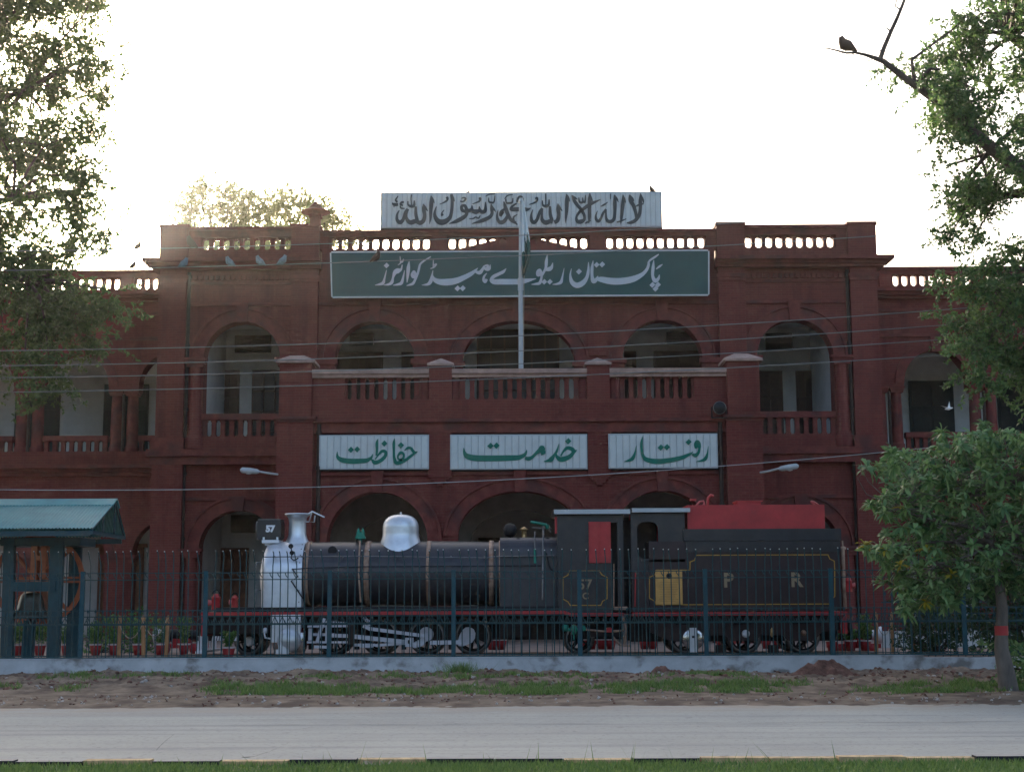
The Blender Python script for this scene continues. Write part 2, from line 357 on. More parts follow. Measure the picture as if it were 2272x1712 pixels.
# ------------------------------------------------------------------ ground, road, verge
def st(o): o["kind"] = "structure"; return o
st(MB().box(-700, 700, -60, 1200, -.4, -.15).build("ground", M["earth"]))
st(MB().box(-120, 120, 15.04, 22.5, -.15, 0).build("road", M["road"]))
for pts in ([(1010, 1664), (1030, 1656), (1060, 1646), (1080, 1640), (1125, 1628)], [(1560, 1680), (1640, 1678), (1690, 1672), (1730, 1668), (1790, 1660), (1850, 1650), (1870, 1644)]):
    mb = MB(); q = []
    for px, py in pts:
        px = px * 760 / 2212; py = 1440 + (py - 1440) if py > 1400 else py
        lo, hi = 10, 40
        for _ in range(40):
            m_ = (lo + hi) / 2
            if at(px, py, m_).z < 0: hi = m_
            else: lo = m_
        q.append(at(px, py, lo))
    for a, b in zip(q, q[1:]):
        n = 3
        for i in range(n):
            p0 = a.lerp(b, i / n); p1 = a.lerp(b, (i + 1) / n); w = rnd.uniform(.012, .03)
            mb.add([(p0.x, p0.y - w, .004), (p1.x, p1.y - w, .004), (p1.x, p1.y + w, .004), (p0.x, p0.y + w, .004)], [(0, 1, 2, 3)])
    st(mb.build("road_crack", M["crack"]))
mb = MB(); sy_ = [19.2 + .05 * sin(i * .9) + rnd.uniform(-.03, .03) for i in range(61)]
for i in range(60):
    if rnd.random() < .12: continue
    a_, b_ = -9 + i * .3, -8.7 + i * .3; w0_, w1_ = rnd.uniform(.006, .02), rnd.uniform(.006, .02)
    mb.add([(a_, sy_[i] - w0_, .004), (b_, sy_[i + 1] - w1_, .004), (b_, sy_[i + 1] + w1_, .004), (a_, sy_[i] + w0_, .004)], [(0, 1, 2, 3)])
st(mb.build("road_seam", mat("road_seam", (.20, .20, .195), .95, var=.3, scale=4)))
st(MB().box(-120, 120, 30.1, 31.0, -.15, .03).build("pavement", M["apron"]))
st(MB().box(-120, 120, 31.3, 110, -.15, .33).build("courtyard_paving", M["paving"]))
st(MB().box(-120, 120, -20, 14.87, -.15, -.035).build("lawn", M["lawn"]))

def noise2(x, y, s, seed=0):
    """smooth value noise, arrays in, 0..1 out"""
    x = x * s + seed * 17.3; y = y * s + seed * 9.1
    xi = np.floor(x).astype(int); yi = np.floor(y).astype(int); fx = x - xi; fy = y - yi
    fx = fx * fx * (3 - 2 * fx); fy = fy * fy * (3 - 2 * fy)
    def h(a, b): 
        v = np.sin(a * 127.1 + b * 311.7 + seed * 74.7) * 43758.5453
        return v - np.floor(v)
    return (h(xi, yi) * (1 - fx) + h(xi + 1, yi) * fx) * (1 - fy) + (h(xi, yi + 1) * (1 - fx) + h(xi + 1, yi + 1) * fx) * fy
def vergeh(x, y):
    e = np.clip((y - 22.45) / .8, 0, 1) * np.clip((30.15 - y) / .5, 0, 1)
    edge = np.clip((y - 22.1) / .55, 0, 1) * .034 - .014 + .024 * (noise2(x, y, 2.3, 11) - .5) * np.clip((23.2 - y) / .8, 0, 1) + .012 * (noise2(x, y, 9, 12) - .5)
    r = np.clip((y - 24.6) / 1.6, .15, 1)
    h = edge + e * (.02 + r * (.09 * noise2(x, y, .8, 1) + .045 * noise2(x, y, 3, 2) + .06 * np.maximum(0, noise2(x, y, 5, 14) - .55) * 2 + .045 * noise2(x, y, 10, 3) + .03 * noise2(x, y, 21, 15)))
    return h
gx = np.arange(-14, 14.01, .04); gy = np.arange(22.0, 30.16, .05); GX, GY = np.meshgrid(gx, gy)
GZ = vergeh(GX, GY); nx, ny = len(gx), len(gy)
idx = np.arange(nx * ny).reshape(ny, nx)
q4 = np.stack([idx[:-1, :-1], idx[:-1, 1:], idx[1:, 1:], idx[1:, :-1]], -1).reshape(-1, 4)
st(quick("verge_ground", np.stack([GX, GY, GZ], -1).reshape(-1, 3), q4, M["soil"], smooth=True, k=4))
for s in (-1, 1): st(MB().box(s * 14, s * 120, 22.45, 30.15, -.15, .03).build("verge_ground", M["soil"]))

def mound(px, py, w, h, d, label):
    lo, hi = 22, 31
    for _ in range(40):
        m_ = (lo + hi) / 2
        if at(px, py, m_).z < .05: hi = m_
        else: lo = m_
    c = at(px, py, lo); n, k = 56, 20; vs = []; fs = []
    for i in range(k + 1):
        for j in range(n):
            a = 2 * pi * j / n; r = i / k; x = cos(a) * r * w / 2; y = sin(a) * r * d / 2
            nn = float(noise2(np.array([c.x + x]), np.array([c.y + y]), 3.5, 4)[0]); n2 = float(noise2(np.array([c.x + x]), np.array([c.y + y]), 11, 5)[0])
            vs.append((c.x + x, c.y + y, -.02 + (h * (1 - r * r) ** 1.1 * (.35 + 1.05 * nn) + h * .55 * (n2 - .5) * (1 - r * r)) + .07 * (1 - r)))
    for i in range(k):
        for j in range(n): fs.append((i * n + j, i * n + (j + 1) % n, (i + 1) * n + (j + 1) % n, (i + 1) * n + j))
    mb = MB().add(vs, fs, True)
    for _ in range(90):
        a = rnd.uniform(0, 6.28); r = rnd.uniform(.05, 1.15) ** .7; s = rnd.uniform(.012, .05)
        mb.lathe((c.x + cos(a) * r * w / 2, c.y + sin(a) * r * d / 2, h * (1 - r * r) * .8), [(-s, .001), (-s * .3, s), (s * .5, s * .8), (s, .001)], n=5, smooth=False)
    tag(mb.build("dirt_mound", M["mound"]), label, "dirt mound", "mounds of dug earth on the verge")
mound(1835, 1508, 1.95, .26, 1.0, "widest red-brown dirt mound, before the wall below the tender's rear wheels")
mound(1480, 1502, 1.0, .22, .8, "rounded dirt mound before the wall below the yellow board")
mound(1280, 1502, 1.1, .15, .8, "low dirt mound on the verge just right of the grass clump at the wall")
mound(2165, 1509, 1.3, .16, .7, "crumbling dirt mound on the verge beside the small tree's trunk")
mound(930, 1503, 1.5, .09, .8, "flattest dirt mound, left of the grass clump at the wall")

# kerb of painted stones along the near edge of the road
kerb = tag(link("kerb", None, (0, 14.955, -.1)), "low kerb of yellow and black painted stones along the near road edge", "kerb")
km = {}
for nm in ("kyellow", "kblack"):
    mb = MB().box(-.325, .325, -.08, .08, -.06, .09); mb.m[1] = 1 if nm == "kblack" else 0; o = mb.build("kerb_stone", [M[nm], M["apron"]], kerb, (0, 14.955, -.06), local=True); km[nm] = o
xs = np.arange(-9.9, 9.9, .67); first = set()
for i, x in enumerate(xs):
    px = x / 14.7 * F + CXP
    yl = any(a < px < b for a, b in ((455, 660), (120, 290), (830, 1010), (1180, 1375), (1540, 1640), (1700, 1790), (1905, 2110)))
    nm = "kyellow" if yl else "kblack"; loc = (x, 14.955, -.074 + rnd.uniform(-.012, .008))
    if nm not in first: km[nm].location = Vector(loc) - Vector((0, 14.955, -.1)); first.add(nm)
    else: again(km[nm], loc)

# low retaining wall in front of the courtyard
w = thing("boundary_wall", (0, 31.1, 0), "long low grey concrete wall that carries the teal fence above the verge", "wall")
xstep = at(2050, 1470, 31).x
MB().box(-14, xstep, 31.0, 31.35, -.1, .376).build("wall_block", M["concrete"], w)
MB().box(xstep + .003, 14, 31.05, 31.4, -.1, .335).build("wall_block", M["concrete"], w)
MB().box(-14, xstep - .01, 31.0 - .012, 31.36, .377, .392).build("coping", M["concrete"], w)

# ------------------------------------------------------------------ the office building
X0, FY, G = .21, 46.0, .33
B = thing("office_building", (X0, FY, G), "long two storey red brick office building with arcades and balustraded parapets", "building")
def bp(mb, name, m="brick", loc=None): return mb.build(name, M[m], B, loc)
def X(s, h): return X0 + s * h
def bx(mb, s, h0, h1, y0, y1, z0, z1): return mb.box(X(s, h0), X(s, h1), y0, y1, z0, z1)
def sops(s, ops): return [(X(s, c), h, a, b, z) for c, h, a, b, z in ops]
def aw(s, h0, h1, z0, z1, y0, y1, ops):
    a, b = sorted((X(s, h0), X(s, h1))); return MB().archwall(a, b, z0, z1, y0, y1, sops(s, ops))

# baluster meshes, each shared by all its copies
def silhouette(w, h, z0):
    hw = [(0, w), (.1, w), (.14, w * .72), (.2, w * .45), (.5, w * .36), (.8, w * .45), (.86, w * .72), (.9, w), (1, w)]
    return [(-a, z0 + t * h) for t, a in hw] + [(a, z0 + t * h) for t, a in reversed(hw)]
BAL = {}
def baluster(kind, x, y, z):
    if kind in BAL: return again(BAL[kind], (x, y, z))
    mb = MB()
    if kind == "roof": mb.prism(silhouette(.15, .46, -.02), -.1, .1)
    if kind == "wingroof": mb.prism(silhouette(.135, .48, -.02), -.1, .1)
    if kind == "bay": mb.box(-.066, .066, -.08, .08, -.01, .54).box(-.085, .085, -.1, .1, -.01, .06).box(-.085, .085, -.1, .1, .46, .54)
    if kind == "porch": mb.box(-.066, .066, -.09, .09, -.01, .64).box(-.085, .085, -.11, .11, -.01, .06).box(-.085, .085, -.11, .11, .56, .64)
    if kind == "wing": mb.box(-.066, .066, -.07, .07, -.01, .38).box(-.085, .085, -.09, .09, -.01, .04).box(-.085, .085, -.09, .09, .33, .38)
    BAL[kind] = mb.build("baluster", M["trim"], B, (x, y, z), local=True); return BAL[kind]
def row(kind, x0, x1, gaps, y, z):
    p = (x1 - x0) / gaps
    for i in range(gaps + 1): baluster(kind, x0 + p * i, y, z)

for s in (-1, 1):                                         # the two projecting bays
    bp(aw(s, 6.29, 11.28, 6.2, 11.87, FY, FY + .6, [(8.67, 1.2, 9.04, 1.2, 6.61)]), "wall")
    bp(aw(s, 6.29, 11.28, G, 5.96, FY, FY + .6, [(8.67, 1.2, 3.12, 1.2, G)]), "wall")
    bp(bx(MB(), s, 10.7, 11.28, FY + .603, 48.495, G, 11.87), "wall")
    for a, b in ((6.29, 7.13), (10.43, 11.28)):
        bp(bx(MB(), s, a, b, FY - .2, FY, 6.2, 11.87), "pilaster")
        bp(bx(MB(), s, a - .05, b + .05, FY - .26, FY - .003, G, 5.96), "pilaster")
        bp(bx(bx(MB(), s, a - .06, b + .06, FY - .27, FY - .2, 11.55, 11.66), s, a - .03, b + .03, FY - .24, FY - .2, 11.45, 11.55), "capital", "trim")
        bp(bx(bx(MB(), s, a - .02, b + .02, FY - .2, FY + .5, 12.17, 13.22), s, a - .05, b + .05, FY - .25, FY + .55, 13.22, 13.32), "parapet_pier")
        bp(bx(MB(), s, a - .07, b + .07, FY - .3, FY - .2, 6.2, 6.55), "plinth_block", "trim")
    bp(bx(MB(), s, 6.2, 11.5, FY - .38, FY - .003, 5.97, 6.19), "ledge", "trim")
    bp(bx(MB(), s, 6.2, 11.4, FY - .28, FY - .003, 5.72, 5.968), "ledge", "trim")
    mb = MB()
    for z0, z1, pr in ((11.87, 11.96, .32), (11.962, 12.06, .42), (12.062, 12.17, .58)): bx(mb, s, 6.2, 11.28 + pr - .1, FY - pr, FY + .5, z0, z1)
    bp(mb, "cornice", "trim")
    bp(bx(MB(), s, 7.13, 10.43, FY - .06, FY, 11.42, 11.5), "string_course", "trim")
    bp(bx(MB(), s, 7.13, 8.48, FY - .07, FY, 10.74, 10.84), "string_course", "trim"); bp(bx(MB(), s, 8.86, 10.43, FY - .07, FY, 10.74, 10.84), "string_course", "trim")
    bp(bx(MB(), s, 7.13, 8.48, FY - .07, FY, 4.62, 4.72), "string_course", "trim"); bp(bx(MB(), s, 8.86, 10.43, FY - .07, FY, 4.62, 4.72), "string_course", "trim")
    for zs, zt in ((9.04, 10.8), (3.12, 4.68)):
        bp(MB().ring(X(s, 8.67), zs, 1.2, 1.2, .36, FY - .045, FY + .01), "arch_band", "trim")
        bp(MB().ring(X(s, 8.67), zs, 1.565, 1.565, .07, FY - .1, FY + .01), "hood_mould", "trim")
        bp(MB().prism([(X(s, 8.67) - .15, zs + 1.16), (X(s, 8.67) + .15, zs + 1.16), (X(s, 8.67) + .2, zt + .02), (X(s, 8.67) - .2, zt + .02)], FY - .13, FY), "keystone", "trim")
        for c in (7.25, 10.09):
            mb = MB()
            for z0, z1, pr in ((zs - .26, zs - .16, .04), (zs - .16, zs - .06, .09), (zs - .06, zs + .02, .14)): bx(mb, s, c - .22 - pr, c + .22 + pr, FY - .16 - pr, FY - .001, z0, z1)
            bp(mb, "capital", "trim")
            zb = 6.21 if zs > 6 else G
            bp(MB().lathe((X(s, c), FY - .02, zb), [(0, .3), (.35, .3), (.36, .25), (.45, .25), (.5, .2), (zs - .26 - zb, .18)], n=16), "column")
    bp(bx(MB(), s, 7.15, 10.4, FY - .12, FY + .45, 6.2, 6.606), "balcony_base")
    bp(bx(MB(), s, 7.47, 9.87, FY - .06, FY + .25, 7.13, 7.32), "handrail", "trim")
    row("bay", X(s, 7.55), X(s, 9.79), 8, FY + .1, 6.606)
    bp(bx(MB(), s, 7.15, 10.41, FY - .05, FY + .45, 12.17, 12.53), "parapet_base")
    bp(bx(bx(MB(), s, 7.13, 10.43, FY - .04, FY + .44, 12.95, 13.16), s, 7.1, 10.46, FY - .14, FY + .52, 13.16, 13.26), "coping", "trim")
    bp(bx(MB(), s, 10.06, 10.42, FY - .04, FY + .4, 12.53, 12.95), "parapet_pier")
    row("roof", X(s, 7.15), X(s, 10.07), 9, FY + .18, 12.53)
    d0 = None
    for i in range(19):
        x = X(s, 7.24 + i * .172)
        if d0 is None: d0 = bp(MB().box(-.05, .05, -.09, 0, 0, .14), "dentil", "trim", (0, 0, 0)); d0.location = Vector((x, FY, 11.56)) - WL[B.name]
        else: again(d0, (x, FY, 11.56))
    # rain pipes
    pm = MB(); pm.tube([(X(s, 10.36), FY - .1, 11.8), (X(s, 10.36), FY - .1, G)], .055)
    for z in (11.6, 9.4, 7.4, 5.4, 3.4, 1.4): pm.tube([(X(s, 10.36), FY - .1, z), (X(s, 10.36), FY - .1, z + .1)], .08)
    bp(pm, "rain_pipe", "wood")

# centre of the upper storey
CO = [(0, 1.775, 8.9, 1.34, 6.5), (-4.51, 1.25, 8.99, 1.25, 6.5), (4.51, 1.25, 8.99, 1.25, 6.5)]
bp(aw(1, -6.287, 6.287, 6.2, 12.17, FY + .003, FY + .6, CO), "wall")
for c, h, zs, ri, zb in CO:
    w_ = .36
    bp(MB().ring(X(1, c), zs, h, ri, w_, FY - .045, FY + .01), "arch_band", "trim")
    bp(MB().ring(X(1, c), zs, h + w_ + .005, ri + w_ + .005, .07, FY - .1, FY + .01), "hood_mould", "trim")
    bp(MB().prism([(X(1, c) - .15, zs + ri - .04), (X(1, c) + .15, zs + ri - .04), (X(1, c) + .2, 10.86), (X(1, c) - .2, 10.86)], FY - .13, FY + .01), "keystone", "trim")
    for sg in (-1, 1):
        xc = X(1, c + sg * (h + .28)); mb = MB()
        for z0, z1, pr in ((zs - .42, zs - .3, .0), (zs - .3, zs - .16, .06), (zs - .16, zs, .12)): mb.box(xc - .26 - pr, xc + .26 + pr, FY - .18 - pr, FY + .001, z0, z1)
        bp(mb, "capital", "trim")
        bp(MB().lathe((xc, FY - .02, 6.5), [(0, .28), (.3, .28), (.4, .22), (zs - .42 - 6.5, .2)], n=14), "column")
for a, b in ((-6.29, -4.71), (-4.31, -.2), (.2, 4.31), (4.71, 6.29)): bp(bx(MB(), 1, a, b, FY - .05, FY + .01, 10.74, 10.84), "string_course", "trim")
for a, b in ((-2.75, -2.2), (2.2, 2.75)): bp(bx(MB(), 1, a, b, FY - .07, FY + .002, 9.1, 10.74), "pilaster")
bp(bx(MB(), 1, -6.2, 6.2, FY - .05, FY + .45, 12.172, 12.53), "parapet_base")
bp(bx(bx(MB(), 1, -6.29, 6.29, FY - .04, FY + .44, 12.95, 13.06), 1, -6.29, 6.29, FY - .12, FY + .5, 13.06, 13.14), "coping", "trim")
for a, b in ((-.3, .3), (2.26, 2.74), (-2.74, -2.26), (5.98, 6.29), (-6.29, -5.98)): bp(bx(MB(), 1, a, b, FY - .03, FY + .4, 12.53, 12.95), "parapet_pier")
for s in (-1, 1):
    row("roof", X(s, .31), X(s, 2.25), 6, FY + .18, 12.53); row("roof", X(s, 2.75), X(s, 5.97), 10, FY + .18, 12.53)
# low gabled roof seen through the parapet
g0, g1, ga = at(1000, 556, 49.2), at(1306, 556, 49.2), at(1152, 520, 49.2)
bp(MB().prism([(g0.x - .4, 11.8), (g1.x + .4, 11.8), (g1.x, g1.z), (ga.x, ga.z), (g0.x, g0.z)], 49.2, 56), "roof_gable", "trim")
# roof ventilator behind the left parapet
v = at(700, 500, 47.2); zt = at(700, 462, 47.2).z; za = at(700, 448, 47.2).z
mb = MB().box(v.x - .16, v.x + .16, 47.05, 47.35, 11.8, zt - .2)
mb.box(v.x - .2, v.x + .2, 47.0, 47.4, zt - .32, zt - .24)
mb.lathe((v.x, 47.2, 0), [(zt - .16, .46), (zt - .12, .47), (zt, .2), (zt + .02, .22), (za, .03)], n=16, smooth=False)
bp(mb, "roof_ventilator", "trim")

# porch in front of the centre
PY = 42.0
PO = [(0, 1.755, 3.33, 1.26, G), (-4.02, 1.42, 3.17, 1.42, G), (4.02, 1.42, 3.17, 1.42, G)]
bp(aw(1, -5.9, 5.9, G, 6.3, PY, PY + .7, PO), "wall")
for c, h, zs, ri, zb in PO:
    bp(MB().ring(X(1, c), zs, h, ri, .33, PY - .045, PY + .01), "arch_band", "trim")
    bp(MB().ring(X(1, c), zs, h + .335, ri + .335, .07, PY - .1, PY + .01), "hood_mould", "trim")
    bp(MB().prism([(X(1, c) - .13, zs + ri - .03), (X(1, c) + .13, zs + ri - .03), (X(1, c) + .18, 5.16), (X(1, c) - .18, 5.16)], PY - .13, PY + .01), "keystone", "trim")
for a, b in ((-5.85, -4.21), (-3.83, -2.6), (-1.92, -.19), (.19, 1.92), (2.6, 3.83), (4.21, 5.85)): bp(bx(MB(), 1, a, b, PY - .07, PY + .01, 5.04, 5.13), "string_course", "trim")
for s in (-1, 1):
    mb = bx(MB(), s, 1.93, 2.58, PY - .12, PY + .01, 4.98, 6.3)
    for z0, z1, q in ((4.9, 4.978, .26), (4.82, 4.898, .17), (4.74, 4.818, .08)): bx(mb, s, 2.255 - q, 2.255 + q, PY - .1, PY + .01, z0, z1)
    bp(mb, "pilaster")
    bp(bx(MB(), s, 5.84, 6.86, PY - .24, PY + .78, G, 6.54), "corner_pillar")
    bp(bx(MB(), s, 5.9, 6.82, PY - .2, PY + .74, 6.7, 8.24), "corner_pillar")
    bp(bx(bx(MB(), s, 5.74, 6.96, PY - .34, PY + .88, 6.62, 6.7), s, 5.8, 6.9, PY - .28, PY + .82, 6.54, 6.62), "collar", "trim")
    mb = MB(); x_, y_ = X(s, 6.36), PY + .27
    mb.box(x_ - .56, x_ + .56, y_ - .56, y_ + .56, 8.24, 8.31)
    mb.add([(x_ + a * .56, y_ + b * .56, 8.311) for a, b in ((-1, -1), (1, -1), (1, 1), (-1, 1))] + [(x_ + a * .2, y_ + b * .2, 8.5) for a, b in ((-1, -1), (1, -1), (1, 1), (-1, 1))],
           [(0, 1, 5, 4), (1, 2, 6, 5), (2, 3, 7, 6), (3, 0, 4, 7), (4, 5, 6, 7)])
    bp(mb, "pillar_cap", "cap")
    bp(bx(MB(), s, 1.92, 2.57, PY - .12, PY + .5, 6.64, 8.16), "parapet_pier")
    x_, y_ = X(s, 2.245), PY + .19; mb = MB().box(x_ - .38, x_ + .38, y_ - .38, y_ + .38, 8.16, 8.22)
    mb.add([(x_ - .38, y_ - .38, 8.221), (x_ + .38, y_ - .38, 8.221), (x_ + .38, y_ + .38, 8.221), (x_ - .38, y_ + .38, 8.221), (x_, y_, 8.42)], [(0, 1, 4), (1, 2, 4), (2, 3, 4), (3, 0, 4)])
    bp(mb, "pier_cap", "cap")
    bp(bx(MB(), s, 2.57, 5.9, PY - .08, PY + .4, 6.64, 7.2), "parapet_base")
    bp(bx(MB(), s, 4.98, 5.9, PY - .02, PY + .32, 7.2, 7.83), "parapet_panel")
    bp(bx(bx(MB(), s, 2.57, 5.9, PY - .1, PY + .42, 7.83, 7.93), s, 2.57, 5.9, PY - .17, PY + .49, 7.93, 8.06), "handrail", "cap")
    row("porch", X(s, 2.68), X(s, 4.98), 9, PY + .15, 7.2)
    bp(bx(MB(), s, 6.2, 6.8, PY + .79, FY - .003, 3.6, 6.3), "wall")
    pm = MB().tube([(X(s, 5.68), PY - .12, 6.5), (X(s, 5.68), PY - .12, G)], .06)
    for z in (6.2, 5.2, 4.1, 2.5): pm.tube([(X(s, 5.68), PY - .12, z), (X(s, 5.68), PY - .12, z + .1)], .085)
    bp(pm, "rain_pipe", "wood")
bp(bx(MB(), 1, -1.92, 1.92, PY - .08, PY + .4, 6.64, 7.2), "parapet_base")
bp(bx(bx(MB(), 1, -1.92, 1.92, PY - .1, PY + .42, 7.83, 7.93), 1, -1.92, 1.92, PY - .17, PY + .49, 7.93, 8.06), "handrail", "cap")
row("porch", X(1, -1.62), X(1, 1.62), 12, PY + .15, 7.2)
bp(bx(MB(), 1, -5.84, 5.84, PY - .2, FY - .01, 6.54, 6.638), "ledge", "trim")
bp(bx(MB(), 1, -5.83, 5.83, PY - .1, PY + .3, 6.302, 6.538), "frieze", "trim")
bp(bx(MB(), 1, -5.83, 5.83, PY - .14, PY - .002, 6.24, 6.3), "string_course", "trim")
bp(bx(MB(), 1, -6.2, 6.2, PY + .702, FY - .01, 6.3, 6.536), "terrace_floor", "plaster")
# ground-floor wall and doors behind the porch
bp(aw(1, -6.28, 6.28, G, 6.19, FY + .01, FY + .5, [(0, 1.5, 3.3, 1.0, G), (-4.02, 1.1, 3.0, 1.1, G), (4.02, 1.1, 3.0, 1.1, G)]), "wall", "unlitgrey")

# wings
PITCH = 3.12
for s, first_ in ((-1, 13.0), (1, 12.22)):
    pairs = [first_ + PITCH * i for i in range(5)]; st0 = first_ - PITCH - .45; en = pairs[-1] + .5
    cs = [p - PITCH / 2 for p in pairs]
    wlo, whi = sorted((X(s, 10.72), X(s, en)))
    for za_, zb_, ops_ in ((8.45, 11.38, [(c, 1.07, 8.56, 1.1, 8.45) for c in cs]), (G, 5.6, [(c, 1.12, 3.05, 1.12, G) for c in cs])):
        xa_, xb_ = sorted((X(s, st0), X(s, en))); bp(MB().archwall(xa_, xb_, za_, zb_, 48.5, 49.1, sops(s, ops_), lo=wlo, hi=whi), "wall")
    bp(bx(MB(), s, 11.3, en, 48.38, 49.1, 5.95, 6.4), "balcony_base")
    mb = MB()
    for z0, z1, pr in ((5.6, 5.72, .12), (5.722, 5.84, .22), (5.842, 5.948, .36)): bx(mb, s, 11.3, en, 48.5 - pr, 49.1, z0, z1)
    bp(mb, "cornice", "trim")
    mb = MB()
    for z0, z1, pr in ((11.38, 11.47, .18), (11.472, 11.57, .3), (11.572, 11.66, .42)): bx(mb, s, 11.3, en, 48.5 - pr, 49.0, z0, z1)
    bp(mb, "cornice", "trim")
    bp(bx(MB(), s, 11.3, en, 48.46, 48.9, 11.662, 11.8), "parapet_base")
    bp(bx(bx(MB(), s, 11.3, en, 48.46, 48.9, 12.22, 12.36), s, 11.3, en, 48.38, 48.98, 12.36, 12.45), "coping", "trim")
    for z in (10.1, 10.95): bp(bx(MB(), s, 11.3, en, 48.43, 48.5, z, z + .09), "string_course", "trim")
    for i, (p, c) in enumerate(zip(pairs, cs)):
        for sg in (-1, 1):
            mb = MB().lathe((X(s, p + sg * .26), 48.75, 6.4), [(0, .24), (.16, .24), (.18, .21), (.26, .2), (1.2, .19), (1.86, .175)], n=14)
            bp(mb, "column", "trim")
            q = X(s, p + sg * .26); mb = MB()
            for z0, z1, r in ((8.26, 8.33, .2), (8.33, 8.4, .23), (8.4, 8.449, .27)): mb.box(q - r + (.02 if r > .25 else 0), q + r - (.02 if r > .25 else 0), 48.75 - r - .02, 48.75 + r, z0, z1)
            bp(mb, "capital", "trim")
        bp(MB().tube([(X(s, p), 48.6, 8.3), (X(s, p), 48.6, G)], .055), "rain_pipe", "wood")
        if i: bp(MB().ring(X(s, c), 8.56, 1.07, 1.1, .3, 48.45, 48.51), "arch_band", "trim")
        if i: bp(MB().ring(X(s, c), 3.05, 1.12, 1.12, .3, 48.45, 48.51), "arch_band", "trim")
        if i or s < 0: bp(MB().prism([(X(s, c) - .13, 9.6), (X(s, c) + .13, 9.6), (X(s, c) + .17, 10.1), (X(s, c) - .17, 10.1)], 48.4, 48.51), "keystone", "trim")
        mb = MB()
        for z0, z1, pr in ((2.78, 2.87, .03), (2.872, 2.95, .08), (2.952, 3.04, .14)): bx(mb, s, p - .44 - pr, p + .44 + pr, 48.5 - pr, 49.1, z0, z1)
        bp(mb, "capital", "trim")
        bp(bx(MB(), s, p - .2, p + .2, 48.44, 48.86, 11.8, 12.22), "parapet_pier")
        a, b = max(11.3, c - PITCH / 2 + .5), c + PITCH / 2 - .5
        bp(bx(MB(), s, a, b, 48.55, 48.85, 6.77, 6.94), "handrail", "trim")
        if i < 3:
            row("wing", X(s, a + .1), X(s, b - .1), max(1, int((b - a - .2) / .27)), 48.7, 6.4)
            wa = max(11.4, c - PITCH / 2 + .22); row("wingroof", X(s, wa), X(s, c + PITCH / 2 - .22), max(1, round((c + PITCH / 2 - .22 - wa) / .297)), 48.66, 11.8)
        else:
            mb = MB()
            for k in range(8): mb.box(X(s, a + .1 + k * (b - a - .2) / 7) - .06, X(s, a + .1 + k * (b - a - .2) / 7) + .06, 48.63, 48.77, 6.4, 6.77)
            for k in range(10): mb.box(X(s, c - 1.34 + k * .298) - .06, X(s, c - 1.34 + k * .298) + .06, 48.6, 48.7, 11.8, 12.22)
            bp(mb, "balustrade", "trim")
    bp(bx(MB(), s, 11.3, en, 49.103, 51.8, 5.7, 6.3), "floor_slab", "plaster")
    bp(bx(MB(), s, 11.3, en, 49.103, 51.8, 10.6, 10.9), "ceiling", "plaster")
    bp(bx(MB(), s, 11.0, en, 51.8, 52.1, 5.9, 11.3), "back_wall", "plaster"); bp(bx(MB(), s, 11.0, en, 51.8, 52.1, G, 5.898), "back_wall", "plasterlow")
    bp(bx(MB(), s, 11.0, en, 48.9, 60, 11.0, 11.37), "roof_slab", "trim")
    for i in range(4):
        x = 13.75 + 3.1 * i if s < 0 else 14.5 + 3.1 * i
        for z0, z1 in ((6.32, 9.1), (G, 3.4)):
            mb = bx(MB(), s, x - .78, x + .78, 51.7, 51.795, z0, z1)
            for k in range(2):
                for zz in range(3): bx(mb, s, x - .68 + k * .7, x - .04 + k * .7, 51.66, 51.7, z0 + .15 + zz * (z1 - z0 - .2) / 3, z0 + (zz + 1) * (z1 - z0 - .2) / 3)
            bp(mb, "door", "shut" if z0 > 1 else "doorbrown")
        bp(bx(MB(), s, x - .9, x + .9, 51.66, 51.79, 3.4, 3.52), "lintel", "doorbrown")
    bp(bx(MB(), s, 11.3, 11.45, 49.1, 51.8, G, 10.6), "side_wall", "plaster")

# verandah behind the bays and the centre
bp(bx(MB(), 1, -11.27, 11.27, FY + .603, 50, 5.97, 6.4), "floor_slab", "plaster")
bp(bx(MB(), 1, -11.27, 11.27, FY + .603, 50, 10.7, 11.0), "ceiling", "plaster")
bp(bx(MB(), 1, -11.27, 11.27, 50, 50.3, G, 11.6), "back_wall", "plaster")
bp(bx(MB(), 1, -11.27, 11.27, FY + .51, 60, 11.4, 11.72), "roof_slab", "trim")
bp(bx(MB(), 1, -24, 24, 59.8, 60.1, G, 11.35), "back_wall", "trim")
for s in (-1, 1):
    bp(bx(MB(), s, 9.95, 10.15, FY + .603, 49.99, 6.41, 10.69), "side_wall", "plasterlow")
    bp(bx(MB(), s, 9.95, 10.15, FY + .603, 49.99, G, 5.96), "side_wall", "plaster")
    bp(bx(MB(), s, 6.6, 6.8, FY + .603, 49.99, 6.41, 10.69), "side_wall", "plaster")
    bp(bx(MB(), s, 6.6, 6.8, FY + .603, 49.99, G, 5.96), "side_wall", "plaster")
